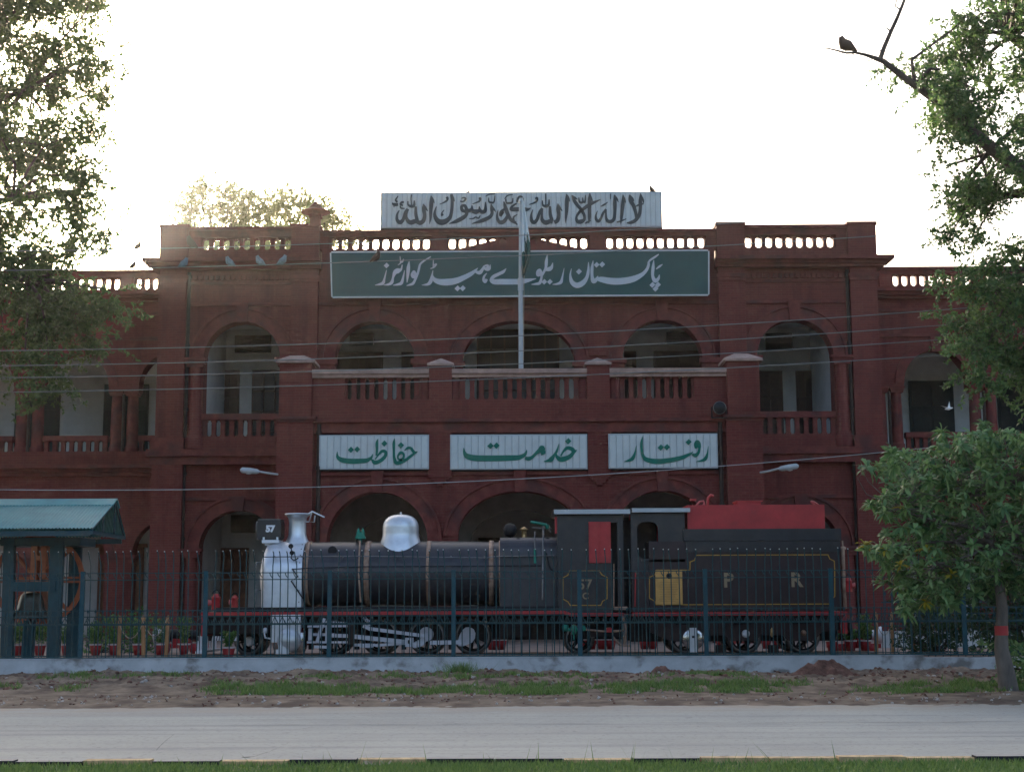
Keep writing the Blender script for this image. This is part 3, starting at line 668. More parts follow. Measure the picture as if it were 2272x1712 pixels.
def idoor(px0, px1, ztop, name="door", m="wood", z0=6.41, panes=0, rows=4):
    a, b = at(px0, 800, 49.9).x, at(px1, 800, 49.9).x
    mb = MB().box(a, b, 49.9, 49.997, z0, ztop)
    n = max(2, int((b - a) / .7))
    if not panes:
        for k in range(n):
            for r in range(3):
                mb.box(a + .06 + k * (b - a - .06) / n, a + (k + 1) * (b - a - .06) / n, 49.86, 49.9, z0 + .1 + r * (ztop - z0 - .1) / 3, z0 + (r + 1) * (ztop - z0 - .1) / 3)
    d = bp(mb, name, m)
    for k in range(panes):
        for r in range(rows):
            x0 = a + .06 + k * (b - a - .06) / panes; x1 = a + (k + 1) * (b - a - .06) / panes; h = (ztop - z0 - .1) / rows
            MB().box(x0, x1, 49.84, 49.89, z0 + .1 + r * h, z0 + .03 + (r + 1) * h).build("pane", M["glass"], d)
    return d
idoor(1058, 1241, 10.66, panes=6, rows=6)
idoor(747, 850, 9.9); idoor(890, 930, 9.9); idoor(1385, 1412, 9.9); idoor(1450, 1560, 9.9)
for a, b in ((775, 828), (1480, 1545)): idoor(a, b, 10.55, "vent_window", "shut", 10.15)
idoor(492, 532, 9.3); idoor(560, 640, 9.3, panes=3, rows=4); idoor(1675, 1735, 9.2); idoor(1765, 1800, 9.2)
idoor(520, 600, 10.5, "vent_window", "shut", 9.9); idoor(1700, 1760, 10.5, "vent_window", "shut", 9.9)
idoor(1060, 1250, 3.6, z0=G + .02, panes=4, rows=3); idoor(500, 560, 3.3, m="doorbrown", z0=G + .02); idoor(520, 600, 4.4, "vent_window", "shut", 3.8)
idoor(1700, 1790, 3.3, m="doorbrown", z0=G + .02)

# ------------------------------------------------------------------ signs
def crm(pts, n=7):
    """Catmull-Rom through (x, y, w)"""
    P = [np.array(p, float) for p in pts]; P = [2 * P[0] - P[1]] + P + [2 * P[-1] - P[-2]]; out = []
    for i in range(1, len(P) - 2):
        for t in np.linspace(0, 1, n, endpoint=False):
            a, b, c, d = P[i - 1:i + 3]
            out.append(.5 * (2 * b + (c - a) * t + (2 * a - 5 * b + 4 * c - d) * t * t + (3 * b - a - 3 * c + d) * t ** 3))
    out.append(P[-2]); return out
STK = [0]
def word(parent, crop, strokes, dots, Y, m, name="lettering"):
    """brush strokes (centre line and width, in the pixels of an enlarged crop) as thin raised letters"""
    ox, oy, sc = crop; mb = MB()
    for s in strokes:
        STK[0] += 1; y = Y - .012 - (STK[0] % 9) * .0012
        c = crm(s); vs = []
        for i, p in enumerate(c):
            d = c[min(i + 1, len(c) - 1)] - c[max(i - 1, 0)]; L = hypot(d[0], d[1]) or 1
            nx_, ny_ = -d[1] / L, d[0] / L; w_ = max(p[2] * 1.22, 3) / 2
            for sg in (1, -1):
                q = at(ox + (p[0] + sg * nx_ * w_) / sc, oy + (p[1] + sg * ny_ * w_) / sc, Y); vs.append((q.x, y, q.z))
        k = len(c); fs = [(2 * i, 2 * i + 1, 2 * i + 3, 2 * i + 2) for i in range(k - 1)]
        mb.add(vs, fs)
        bv = [(a, Y, b) for a, _, b in vs]
        mb.add(vs + bv, [(2 * i, 2 * i + 2, 2 * k + 2 * i + 2, 2 * k + 2 * i) for i in range(k - 1)] + [(2 * i + 3, 2 * i + 1, 2 * k + 2 * i + 1, 2 * k + 2 * i + 3) for i in range(k - 1)])
    for x, y_, r in dots:
        P = [at(ox + (x + a * r) / sc, oy + (y_ + b * r) / sc, Y) for a, b in ((-1, .05), (0.05, -1), (1, -.05), (-.05, 1))]
        mb.prism([(p.x, p.z) for p in P], Y - .024, Y)
    return mb.build(name, m, parent)
def panelled(name, c, Y, n, label, frame=None):
    (x0, y0), (x1, y1) = c; a, b = at(x0, y0, Y), at(x1, y1, Y); w = (b.x - a.x) / n
    t = thing(name, ((a.x + b.x) / 2, Y, b.z), label, "sign")
    MB().box(a.x - .03, b.x + .03, Y + .012, Y + .1, b.z - .05, a.z + .04).build("backing", M["lampgrey"], t)
    MB().box(a.x - .06, b.x + .06, Y + .101, Y + .14, b.z - .09, a.z + .07).build("frame", M["soot"], t)
    hh = a.z - b.z; po = None; q = w * .5
    for i in range(n):
        loc = (a.x + w * (i + .5), Y, b.z - .02)
        if po is None:
            po = MB().prism([(-q + .009, .006), (-q + .022, -.008), (q - .022, -.008), (q - .009, .006), (q - .009, .012), (-q + .009, .012)], 0, hh + .02, 'z').build("panel", M["signwhite"], t, (0, 0, 0))
            po.location = Vector(loc) - WL[t.name]
        else: again(po, loc)
    return t
T1 = panelled("rooftop_sign", ((848, 430), (1466, 500)), 46.1, 56, "long white ribbed rooftop sign with slate Arabic calligraphy above the parapet")
mb = MB()
for px in (880, 1000, 1152, 1300, 1430):
    q = at(px, 500, 46.3); mb.box(q.x - .03, q.x + .03, 46.22, 46.28, 13.0, at(px, 440, 46.3).z)
mb.build("post", M["wood"], T1)
A, Bc = (840, 420, 6.9125), (1150, 420, 6.9125); lg = M["lettergrey"]; Yt = 46.088
word(T1, A, [[(300, 105, 10), (262, 165, 22), (290, 200, 26)], [(205, 210, 10), (240, 235, 40), (300, 235, 36)], [(235, 245, 14), (238, 280, 10)], [(390, 195, 20), (350, 205, 26), (335, 235, 22), (375, 250, 16)], [(330, 255, 16), (345, 290, 20), (400, 298, 14)],
 [(450, 185, 16), (455, 240, 22), (500, 262, 36), (545, 250, 32), (550, 175, 18)], [(505, 85, 18), (497, 150, 14), (505, 240, 14)],
 [(318, 325, 10), (285, 390, 28), (285, 470, 40), (330, 510, 50), (380, 460, 40), (410, 360, 36), (450, 305, 40)], [(445, 305, 36), (425, 400, 28), (440, 470, 44), (490, 510, 56), (560, 492, 56), (600, 500, 48)], [(570, 265, 26), (572, 380, 40), (592, 480, 46)],
 [(690, 225, 10), (692, 300, 44), (705, 400, 44), (690, 480, 50), (640, 515, 54), (590, 500, 48)], [(690, 230, 10), (720, 290, 30), (755, 335, 8)],
 [(805, 100, 12), (810, 200, 50), (800, 330, 44), (795, 450, 28), (780, 535, 6)], [(815, 115, 12), (840, 170, 22), (855, 220, 6)]], [], Yt, lg)
word(T1, A, [[(1118, 80, 36), (1130, 200, 40), (1118, 350, 40), (1090, 440, 48), (1010, 500, 66), (930, 500, 68), (875, 440, 50), (860, 370, 34), (885, 265, 10)], [(1130, 90, 14), (1150, 150, 24), (1165, 192, 6)], [(1005, 318, 8), (970, 370, 20), (985, 392, 22), (955, 398, 30)],
 [(935, 232, 8), (1000, 205, 18), (1050, 170, 26), (1058, 130, 26), (1032, 138, 18)], [(1250, 185, 16), (1300, 190, 20), (1335, 150, 24), (1310, 130, 16), (1270, 142, 10)],
 [(1335, 345, 36), (1282, 320, 40), (1275, 262, 34), (1325, 255, 36), (1350, 320, 44), (1345, 390, 40), (1290, 440, 50), (1190, 492, 46), (1080, 530, 6)], [(1345, 330, 44), (1415, 320, 44), (1440, 255, 12)], [(1432, 250, 14), (1440, 325, 44), (1490, 345, 56), (1545, 325, 44), (1545, 265, 12)], [(1550, 310, 34), (1580, 348, 48), (1635, 325, 46), (1640, 195, 12)],
 [(1440, 228, 8), (1500, 205, 16), (1550, 180, 24), (1560, 140, 26), (1535, 145, 16)], [(1390, 455, 10), (1450, 450, 16), (1490, 430, 18), (1530, 445, 20), (1560, 405, 14)],
 [(1725, 230, 12), (1732, 300, 36), (1740, 370, 40), (1700, 430, 44), (1580, 485, 44), (1430, 530, 6)], [(1730, 240, 12), (1770, 310, 24), (1802, 352, 6)]], [], Yt, lg)
word(T1, A, [[(1640, 112, 8), (1700, 78, 14), (1790, 74, 12)], [(1690, 130, 14), (1692, 190, 20), (1730, 205, 24), (1770, 195, 20), (1785, 100, 14)], [(1920, 190, 14), (1948, 290, 48), (1990, 400, 46), (2040, 480, 40), (2110, 520, 30)],
 [(1832, 318, 8), (1818, 420, 30), (1850, 500, 44), (1910, 502, 48), (1960, 445, 42), (1990, 380, 34)], [(1925, 298, 14), (1885, 355, 50), (1872, 405, 34), (1915, 345, 26)], [(1930, 150, 8), (1980, 98, 14), (2060, 82, 8)],
 [(1950, 150, 14), (1960, 205, 20), (2010, 212, 24), (2050, 200, 22), (2060, 138, 14)], [(2120, 215, 14), (2045, 268, 30), (2035, 310, 40), (2110, 308, 50), (2250, 312, 50), (2330, 300, 8)], [(2130, 385, 8), (2070, 430, 24), (2080, 495, 26), (2130, 545, 16)]], [], Yt, lg)
word(T1, Bc, [[(-20, 200, 28), (0, 130, 24), (40, 112, 24), (70, 150, 26), (50, 205, 26), (5, 215, 24)], [(20, 315, 44), (100, 318, 46), (195, 286, 6)], [(165, 236, 8), (230, 215, 18), (285, 180, 24), (290, 132, 22), (258, 145, 16)],
 [(420, 70, 18), (420, 245, 10)], [(368, 175, 14), (375, 240, 24), (420, 260, 34), (465, 240, 30), (472, 158, 14)], [(225, 312, 8), (200, 390, 28), (205, 480, 44), (245, 508, 46), (290, 460, 40), (330, 350, 38), (370, 295, 34)],
 [(365, 295, 30), (360, 400, 30), (368, 475, 46), (420, 512, 56), (490, 492, 50), (530, 502, 48)], [(485, 262, 26), (490, 380, 40), (515, 480, 46)], [(605, 220, 8), (610, 300, 46), (620, 400, 44), (600, 480, 50), (550, 508, 50)], [(610, 228, 10), (640, 290, 26), (675, 336, 6)],
 [(742, 75, 12), (745, 180, 52), (740, 330, 44), (730, 440, 28), (725, 518, 6)], [(750, 90, 12), (772, 140, 24), (790, 192, 6)]], [], Yt, lg)
word(T1, Bc, [[(822, 95, 12), (860, 180, 40), (920, 260, 40), (970, 320, 40), (1010, 400, 36), (1010, 465, 36), (960, 498, 54), (905, 490, 44), (892, 430, 30), (930, 360, 34), (1000, 300, 40), (1120, 222, 40), (1262, 158, 8)], [(830, 100, 12), (870, 135, 26), (908, 156, 6)],
 [(928, 128, 12), (935, 190, 22), (965, 207, 26), (990, 190, 24), (985, 130, 12)], [(990, 190, 20), (1020, 195, 24), (1032, 90, 12)], [(1095, 65, 12), (1095, 160, 50), (1090, 300, 44), (1090, 430, 40), (1080, 525, 8)], [(1100, 78, 12), (1125, 150, 20), (1142, 196, 6)], [(1020, 525, 12), (1060, 505, 22), (1112, 478, 14)],
 [(1215, 332, 8), (1190, 400, 22), (1195, 462, 36), (1228, 492, 36), (1265, 450, 32), (1300, 370, 30), (1345, 305, 26)], [(1343, 310, 22), (1345, 420, 28), (1365, 482, 40), (1415, 497, 44), (1465, 460, 42), (1480, 350, 40), (1480, 200, 46), (1472, 85, 12)], [(1480, 95, 12), (1512, 150, 24), (1536, 202, 6)],
 [(1262, 266, 12), (1320, 235, 22), (1372, 198, 8)], [(1415, 72, 14), (1412, 155, 10)], [(1605, 85, 10), (1605, 200, 46), (1590, 350, 40), (1580, 450, 34), (1570, 538, 6)], [(1607, 95, 12), (1630, 160, 22), (1646, 212, 5)], [(1508, 506, 16), (1570, 490, 20), (1657, 454, 10)],
 [(1703, 85, 12), (1720, 170, 50), (1770, 260, 46), (1800, 360, 40), (1812, 440, 34)], [(1710, 90, 12), (1750, 145, 26), (1777, 187, 6)], [(1875, 68, 12), (1870, 180, 44), (1870, 300, 40), (1850, 400, 44), (1790, 482, 44), (1720, 512, 36), (1662, 515, 10)], [(1880, 82, 12), (1910, 160, 24), (1922, 212, 10)], [(1798, 266, 12), (1850, 240, 24), (1922, 224, 14)]], [], Yt, lg)

# green name board
Yg = 45.5
Gs = thing("name_board", (.25, Yg, 10.9), "long dark green name board with pale Urdu lettering and a white border", "sign")
qa, qb, qc, qd = (at(x, y, Yg) for x, y in ((735, 561), (1571, 557), (1571, 653), (738, 658)))
MB().prism([(p.x, p.z) for p in (qd, qc, qb, qa)], Yg, Yg + .08).build("board", M["signgreen"], Gs)
def edge(a, b, dx, dz):
    MB().prism([(a.x, a.z), (b.x, b.z), (b.x + dx, b.z + dz), (a.x + dx, a.z + dz)], Yg - .02, Yg + .085).build("border", M["framewhite"], Gs)
edge(qa, qb, 0, .042); edge(qd, qc, 0, -.042); edge(qd, qa, -.042, 0); edge(qc, qb, .042, 0)
mb = MB()
for px in (760, 1000, 1300, 1545):
    p = at(px, 600, Yg); mb.box(p.x - .05, p.x + .05, Yg + .08, 46.0, p.z - .3, p.z + .3)
mb.build("bracket", M["soot"], Gs)
C, D = (820, 560, 6.506), (1140, 560, 6.506); lp = M["letterpale"]; Yl = Yg - .001
word(Gs, C, [[(245, 255, 8), (215, 380, 22), (195, 440, 36), (150, 460, 26), (78, 473, 5)], [(472, 178, 10), (455, 245, 24), (410, 265, 58), (368, 290, 48), (340, 360, 24), (322, 430, 36), (280, 460, 26), (203, 473, 5)], [(440, 58, 8), (450, 152, 16)], [(408, 186, 8), (450, 152, 14), (492, 103, 16), (470, 148, 12)],
 [(505, 260, 6), (485, 360, 22), (460, 440, 36), (410, 462, 26), (338, 475, 5)], [(572, 130, 8), (560, 220, 40), (550, 340, 30), (540, 437, 6)], [(885, 62, 12), (790, 120, 18), (732, 170, 22), (712, 240, 26), (690, 320, 24), (650, 410, 28), (625, 450, 30), (590, 465, 24), (533, 480, 5)], [(690, 305, 20), (640, 350, 44), (615, 320, 34), (640, 275, 26), (662, 310, 30)]],
 [(245, 190, 40)], Yl, lp)
word(Gs, C, [[(915, 260, 6), (900, 340, 24), (880, 420, 42), (840, 460, 30), (753, 473, 5)], [(920, 112, 10), (920, 215, 16)], [(878, 236, 8), (930, 215, 14), (965, 170, 16), (930, 182, 12)], [(908, 330, 10), (935, 390, 44), (1010, 425, 66), (1120, 430, 78), (1250, 410, 70), (1370, 360, 56), (1480, 300, 44), (1562, 228, 8)],
 [(1530, 280, 26), (1590, 292, 44), (1630, 245, 32), (1655, 195, 16)], [(1640, 215, 20), (1690, 242, 40), (1730, 235, 30), (1742, 178, 8)], [(1655, 195, 14), (1705, 190, 26), (1700, 232, 30)], [(1692, 300, 8), (1655, 345, 24), (1645, 400, 30), (1670, 425, 30), (1690, 385, 30)]], [(1270, 520, 42), (1345, 518, 42)], Yl, lp)
word(Gs, C, [[(1972, 232, 6), (1930, 280, 34), (1870, 310, 36), (1790, 350, 40), (1757, 400, 40), (1800, 425, 60), (1900, 425, 66), (2050, 425, 66), (2180, 422, 62), (2280, 405, 44), (2405, 378, 5)]], [], Yl, lp)
word(Gs, D, [[(395, 305, 34), (350, 325, 40), (345, 280, 34), (375, 255, 30), (395, 300, 34), (400, 360, 26), (375, 440, 34), (320, 455, 24), (253, 463, 5)], [(482, 38, 6), (470, 130, 36), (462, 220, 30), (430, 290, 26), (395, 350, 24)], [(455, 250, 28), (510, 242, 48), (545, 215, 36), (562, 152, 8)], [(727, 228, 6), (700, 360, 22), (680, 430, 36), (630, 455, 24), (558, 464, 5)]], [(440, 425, 40), (520, 425, 40)], Yl, lp)
word(Gs, D, [[(832, 233, 6), (815, 330, 24), (840, 430, 50), (910, 475, 62), (990, 445, 60), (1050, 370, 40), (1075, 270, 32), (1078, 142, 8)], [(1145, 118, 6), (1130, 220, 34), (1130, 340, 34), (1150, 415, 52), (1190, 390, 40), (1215, 342, 10)], [(1190, 385, 26), (1260, 390, 62), (1400, 415, 76), (1560, 415, 76), (1720, 385, 70), (1850, 320, 46), (1920, 245, 34), (1945, 175, 30), (1942, 140, 20)], [(1940, 150, 18), (1970, 112, 22), (2040, 65, 22), (2092, 28, 10)],
 [(2020, 112, 8), (2010, 220, 36), (2005, 340, 34), (2040, 410, 46), (2085, 380, 34), (2102, 322, 8)], [(2053, 242, 8), (2100, 205, 24), (2147, 172, 6)]], [(940, 278, 42), (1195, 180, 40), (1275, 175, 42), (2000, 470, 42), (2080, 468, 42), (2045, 525, 42)], Yl, lp)

# three motto signs on the porch
Ys = 41.8; gl = M["lettergreen"]
S1 = panelled("motto_sign", ((711, 968), (949, 1036)), Ys, 16, "white ribbed motto sign on the porch above the silver dome")
S2 = panelled("motto_sign", ((1001, 967), (1301, 1036)), Ys, 20, "widest white ribbed motto sign, over the porch's middle arch")
S3 = panelled("motto_sign", ((1352, 965), (1591, 1034)), Ys, 16, "white ribbed motto sign on the porch above the locomotive's cab")
for q in (S1, S2, S3):
    q["group"] = "motto signs across the porch"
    mb = MB()
    for dx in (-1, 1): mb.box(WL[q.name].x + dx - .05, WL[q.name].x + dx + .05, Ys + .1, 42.0, WL[q.name].z + .2, WL[q.name].z + .7)
    mb.build("bracket", M["soot"], q)
Yw = Ys - .009
word(S1, (700, 960, 8.508), [[(1680, 332, 10), (1740, 285, 36), (1800, 290, 42), (1840, 340, 44), (1875, 372, 46), (1932, 350, 6)], [(1862, 390, 34), (1780, 452, 42), (1720, 500, 44), (1640, 540, 56), (1550, 568, 60), (1490, 560, 36)], [(1640, 520, 40), (1565, 490, 30), (1560, 430, 30), (1610, 375, 46), (1662, 400, 36), (1660, 470, 34), (1600, 525, 50)], [(1492, 108, 12), (1480, 200, 44), (1480, 350, 38), (1485, 460, 42), (1510, 560, 60)],
 [(1182, 112, 8), (1160, 190, 44), (1160, 320, 40), (1150, 430, 30)], [(1125, 500, 16), (1200, 400, 30), (1260, 345, 46), (1322, 360, 50), (1320, 430, 50), (1260, 500, 56), (1180, 548, 60), (1115, 555, 66), (1070, 515, 34), (1045, 498, 8)],
 [(1082, 398, 8), (1050, 470, 40), (960, 520, 66), (850, 530, 76), (720, 535, 80), (600, 530, 80), (500, 510, 76), (430, 470, 56), (410, 415, 30), (412, 352, 6)]], [(1612, 235, 60), (1300, 200, 58), (670, 318, 58), (788, 312, 58)], Yw, gl)
word(S2, (995, 960, 7.022), [[(1748, 362, 20), (1790, 290, 26), (1850, 235, 44), (1920, 250, 50), (1958, 285, 48), (2002, 268, 6)], [(1955, 290, 40), (1910, 350, 50), (1840, 392, 60), (1750, 412, 66), (1690, 370, 40), (1680, 325, 14)], [(1722, 168, 6), (1690, 280, 30), (1650, 340, 30), (1600, 410, 60), (1560, 430, 40), (1483, 446, 6)],
 [(1505, 262, 24), (1462, 252, 92), (1420, 275, 60), (1370, 315, 40), (1310, 372, 38), (1250, 402, 50), (1195, 388, 36)], [(1448, 348, 8), (1475, 300, 66), (1500, 270, 30)], [(1222, 262, 6), (1195, 330, 40), (1100, 380, 60), (950, 390, 72), (750, 395, 76), (550, 395, 76), (400, 390, 76), (290, 360, 66), (250, 305, 38), (238, 232, 6)]], [(1865, 130, 50), (655, 203, 50), (748, 198, 50)], Yw, gl)
word(S3, (1345, 955, 8.508), [[(1927, 292, 6), (1910, 430, 28), (1870, 530, 56), (1800, 565, 36), (1693, 586, 5)], [(1695, 335, 40), (1680, 255, 40), (1720, 208, 52), (1760, 260, 44), (1755, 360, 38), (1730, 430, 46), (1680, 465, 58), (1620, 445, 24)], [(1722, 225, 50), (1712, 320, 66)], [(1637, 402, 8), (1580, 440, 40), (1450, 500, 60), (1300, 540, 70), (1150, 565, 76), (1000, 580, 80), (850, 570, 76), (740, 535, 66), (688, 460, 46), (668, 350, 40), (665, 230, 40), (687, 112, 8)],
 [(567, 288, 8), (545, 410, 28), (500, 520, 56), (430, 560, 40), (338, 583, 5)]], [(1555, 215, 58), (1030, 318, 60), (1145, 312, 60)], Yw, gl)

# ------------------------------------------------------------------ flagpole and flag
p0 = at(1156, 822, 42.0); p1 = at(1155, 452, 42.0)
fp = thing("flagpole", (p0.x, 42.0, 8.06), "slim pale flagpole standing on the middle of the terrace handrail", "flagpole")
mb = MB().tube([(p0.x, 41.95, 8.06), (p0.x, 41.95, 10.6)], [.07, .062], 12); mb.tube([(p0.x, 41.95, 10.6), (p1.x, 41.95, p1.z)], [.056, .045], 12); mb.build("pole", M["lampgrey"], fp)
MB().tube([(p0.x, 41.95, 10.35), (p0.x, 41.95, 10.7)], .08, 12).build("collar", M["lampgrey"], fp)
MB().lathe((p1.x, 41.95, p1.z), [(-.02, .01), (0, .06), (.06, .07), (.12, .03), (.14, .001)], n=12).build("finial", M["lampgrey"], fp)
MB().tube([(p0.x + .07, 41.9, 8.3), (p0.x + .1, 41.9, 10.8), (p1.x + .06, 41.92, p1.z - .1)], .008, 5).build("halyard", M["rope"], fp)
mb = MB(); NU, NV = 15, 44; vs = []
for j in range(NV + 1):
    v_ = j / NV; y = 440 + v_ * 172
    wpx = np.interp(y, [440, 470, 520, 545, 575, 612], [3, 9, 17, 20, 19, 6])
    for i in range(NU + 1):
        u = i / NU; q = at(1157 + u * wpx + (4 * max(0, v_ - .55)), y, 41.9)
        vs.append((q.x, 41.86 + .07 * sin(u * 13 + v_ * 3) * (.3 + v_), q.z + .02 * sin(u * 9)))
fs = [(j * (NU + 1) + i, j * (NU + 1) + i + 1, (j + 1) * (NU + 1) + i + 1, (j + 1) * (NU + 1) + i) for j in range(NV) for i in range(NU)]
mb.add(vs, fs, True)
for f in range(len(mb.m)):
    j, i = divmod(f, NU); mb.m[f] = 0 if (j < NV * .5 + 3 * sin(i)) or (j < NV * .7 and i < 5) else 1
mb.build("national_flag", [M["flagw"], M["flagg"]]); tag(bpy.data.objects["national_flag"], "limp green and white flag hanging from the top of the flagpole", "flag")
WL["national_flag"] = Vector((0, 0, 0))

# wall lamps on the porch pillars, floodlight
def wall_lamp(pts, head, label):
    a = at(*pts[0], 41.7); t = thing("wall_lamp", tuple(a), label, "lamp", "street lamps on the porch pillars")
    MB().tube([at(x, y, 41.6 - i * .25) for i, (x, y) in enumerate(pts)], .03, 8).build("arm", M["lampgrey"], t)
    h0, h1 = at(*head[0], 41.1), at(*head[1], 40.9); d = (h1 - h0)
    MB().tube([h0, h0 + d * .12, h0 + d * .5, h0 + d * .9, h1], [.04, .07, .085, .08, .03], 10).build("lamp_head", M["lampgrey"], t)
    b = h0 + d * .55 - Vector((0, 0, .07)); MB().lathe(tuple(b), [(-.035, .01), (-.02, .07), (.01, .09)], n=12).build("lamp_glass", M["framewhite"], t)
wall_lamp([(616, 1052), (600, 1050), (575, 1046)], [(575, 1046), (533, 1042)], "pale street lamp reaching out from the pillar beside the smokebox and chimney")
wall_lamp([(1687, 1048), (1705, 1045), (1728, 1039)], [(1728, 1040), (1772, 1033)], "pale street lamp reaching out from the pillar above the tender")
a = at(1596, 905, 41.6); t = thing("floodlight", tuple(a), "round grey floodlight bracketed on the porch ledge by the tall corner pillar", "floodlight")
MB().lathe((a.x, a.y + .2, a.z), [(-.28, .17), (-.26, .19), (0, .14), (.12, .05)], axis='y', n=18).build("housing", M["steel"], t)
MB().lathe((a.x, a.y - .085, a.z), [(-.02, .001), (-.01, .15), (0.0, .168)], axis='y', n=18).build("lens", M["glass"], t)
MB().tube([(a.x + .2, a.y + .1, a.z - .25), (a.x + .2, a.y + .1, a.z + .05)], .02).box(a.x - .22, a.x + .22, a.y + .06, a.y + .14, a.z - .275, a.z - .245).tube([(a.x - .2, a.y + .1, a.z - .25), (a.x - .2, a.y + .1, a.z + .05)], .02).build("bracket", M["soot"], t)

# ------------------------------------------------------------------ overhead wires and birds
def wire(pts, y0, y1, r, label, m="wire"):
    xs_, ys_ = [p[0] for p in pts], [p[1] for p in pts]; deg = min(2, len(pts) - 1); co = np.polyfit(xs_, ys_, deg); P = []
    for px in np.linspace(-260, 2560, 48): P.append(at(px, float(np.polyval(co, px)), y0 + (y1 - y0) * (px / 2272)))
    o = MB().tube(P, r, 6).build("overhead_wire", M[m]); tag(o, label, "wire", "overhead wires strung across the view"); return co
wire([(0, 778), (760, 760), (1472, 729), (2105, 686)], 30.5, 29.5, .0095, "uppermost of the four close-set wires crossing the upper arches")
wire([(0, 811.6), (760, 793), (1472, 763), (2105, 720)], 30.5, 29.5, .0095, "second from top of the four close-set wires crossing the upper arches")
wire([(0, 838), (760, 821), (1472, 792), (2105, 752)], 30.5, 29.5, .0095, "third from top of the four close-set wires, across the terrace handrail")
wire([(0, 870), (760, 853), (1472, 823), (2105, 787)], 30.5, 29.5, .0095, "lowest of the four close-set wires, across the terrace balusters")
cA = wire([(0, 558), (370, 550), (760, 539), (1152, 524), (1500, 503), (1590, 497)], 30.5, 29.5, .009, "topmost wire, crossing the parapet openings below the rooftop sign")
cB = wire([(0, 600), (345, 594), (733, 583.6), (1152, 567), (1570, 546), (1928, 525)], 30.5, 29.5, .009, "pale wire with pigeons, crossing the top of the green name board")
wire([(108, 1087), (760, 1077), (1100, 1066), (1500, 1041), (1978, 1001)], 33, 33, .008, "single low wire passing just under the motto signs", "lampgrey")

def bird(px, py, Y, h, face, m, label, cat="bird", group=None, lean=.5, name="pigeon"):
    """perched bird of body length h; (px, py) is where the feet are; face -1 looks left"""
    p = at(px, py, Y); f = face
    mb = MB().tube([(p.x - f * h * .6, Y, p.z - h * .02), (p.x - f * h * .4, Y, p.z + h * .14), (p.x - f * h * .14, Y, p.z + h * .3), (p.x + f * h * .1, Y, p.z + h * (.38 + lean * .15)), (p.x + f * h * .2, Y, p.z + h * (.58 + lean * .25)), (p.x + f * h * .27, Y, p.z + h * (.75 + lean * .32)), (p.x + f * h * .36, Y, p.z + h * (.74 + lean * .32))],
                   [h * .06, h * .15, h * .31, h * .33, h * .22, h * .16, h * .02], 12)
    mb.tube([(p.x + f * h * .34, Y, p.z + h * (.74 + lean * .32)), (p.x + f * h * .47, Y, p.z + h * (.7 + lean * .32))], [h * .035, .002], 6)
    for dy in (-.05, .05): mb.tube([(p.x, Y + dy * h, p.z + h * .2), (p.x + f * .01, Y + dy * h, p.z - .005)], h * .02, 5)
    tag(mb.build(name, m), label, cat, group)
gB = "pigeons on the overhead wires"
def yB(x): return float(np.polyval(cB, x))
def yW(x): return 30.5 - x / 2272
for x, fc, l in ((408, 1, "grey pigeon on the pale wire nearest the bay's corner, facing right"), (509, -1, "grey pigeon on the pale wire, second along from the bay's corner"), (576, -1, "grey pigeon on the pale wire, third along from the bay's corner"), (627, 1, "grey pigeon on the pale wire, nearest the green name board")):
    bird(x, yB(x), yW(x), .21, fc, M["pigeon"], l, group=gB)
bird(424, float(np.polyval(cA, 424)), yW(424), .24, -1, M["darkbird"], "dark bird perched on the topmost wire before the left bay's parapet", lean=.8, name="dark_bird")
bird(834, yB(834), yW(834), .21, 1, M["darkbird"], "brown bird on the pale wire in front of the green name board", lean=.7, name="dark_bird")
bird(306, float(np.polyval(cA, 306)), yW(306), .16, 1, M["darkbird"], "dark bird on the topmost wire at the edge of the big tree", lean=.6, name="dark_bird")
bird(295, yB(295), yW(295), .15, 1, M["darkbird"], "dark bird on the pale wire under the big tree's edge", lean=.6, name="dark_bird")
bird(1447, 428, 46.15, .22, -1, M["darkbird"], "small dark bird standing on the right end of the rooftop sign", lean=.8, name="dark_bird")
bird(1038, 430, 46.15, .12, 1, M["darkbird"], "tiny bird standing on the top edge of the rooftop sign near its middle", name="dark_bird")
p = at(2098, 906, 40); mb = MB().tube([(p.x - .02, 40, p.z - .02), (p.x + .08, 40, p.z), (p.x + .2, 40, p.z + .02)], [.01, .05, .01], 8)
mb.add([(p.x + .05, 40, p.z), (p.x + .13, 40, p.z + .01), (p.x - .2, 39.8, p.z + .06)], [(0, 1, 2)]); mb.add([(p.x + .05, 40, p.z), (p.x + .13, 40, p.z + .01), (p.x + .14, 40.1, p.z + .22)], [(0, 1, 2)])
tag(mb.build("white_bird", M["whitebird"]), "white bird flying past the wing's upper arch", "bird")

# ------------------------------------------------------------------ steam locomotive
NY, AX = 32.35, 33.5                       # near side and centre line
FAR = 2 * AX - NY
def L(px, py, Y=NY): q = at(px, py, Y); return q.x, q.z
def Lx(px, Y=NY, py=1350): return at(px, py, Y).x
def Lz(py, Y=NY, px=1100): return at(px, py, Y).z
def pbox(mb, px0, py0, px1, py1, y0, y1, ref=None):
    """box seen between photo pixels on its near face y0, reaching back to y1"""
    a, b = at(px0, py0, ref or y0), at(px1, py1, ref or y0); return mb.box(a.x, b.x, y0, y1, b.z, a.z)
LG = thing("steam_locomotive", (Lx(850), AX, .33), "black narrow gauge steam locomotive with silver smokebox, chimney and dome", "locomotive")
def lp_(mb, name, m, parent=None, loc=None): return mb.build(name, M[m], parent or LG, loc)
RZ = .385                                   # top of rail
TRK = thing("railway_track", (0, AX, .33), "short length of railway track under the locomotive and its tender", "track")
for y in (AX - .42, AX + .42): MB().box(Lx(380), Lx(1960), y - .035, y + .035, .33, RZ).build("rail", M["tan"], TRK)
so_ = None
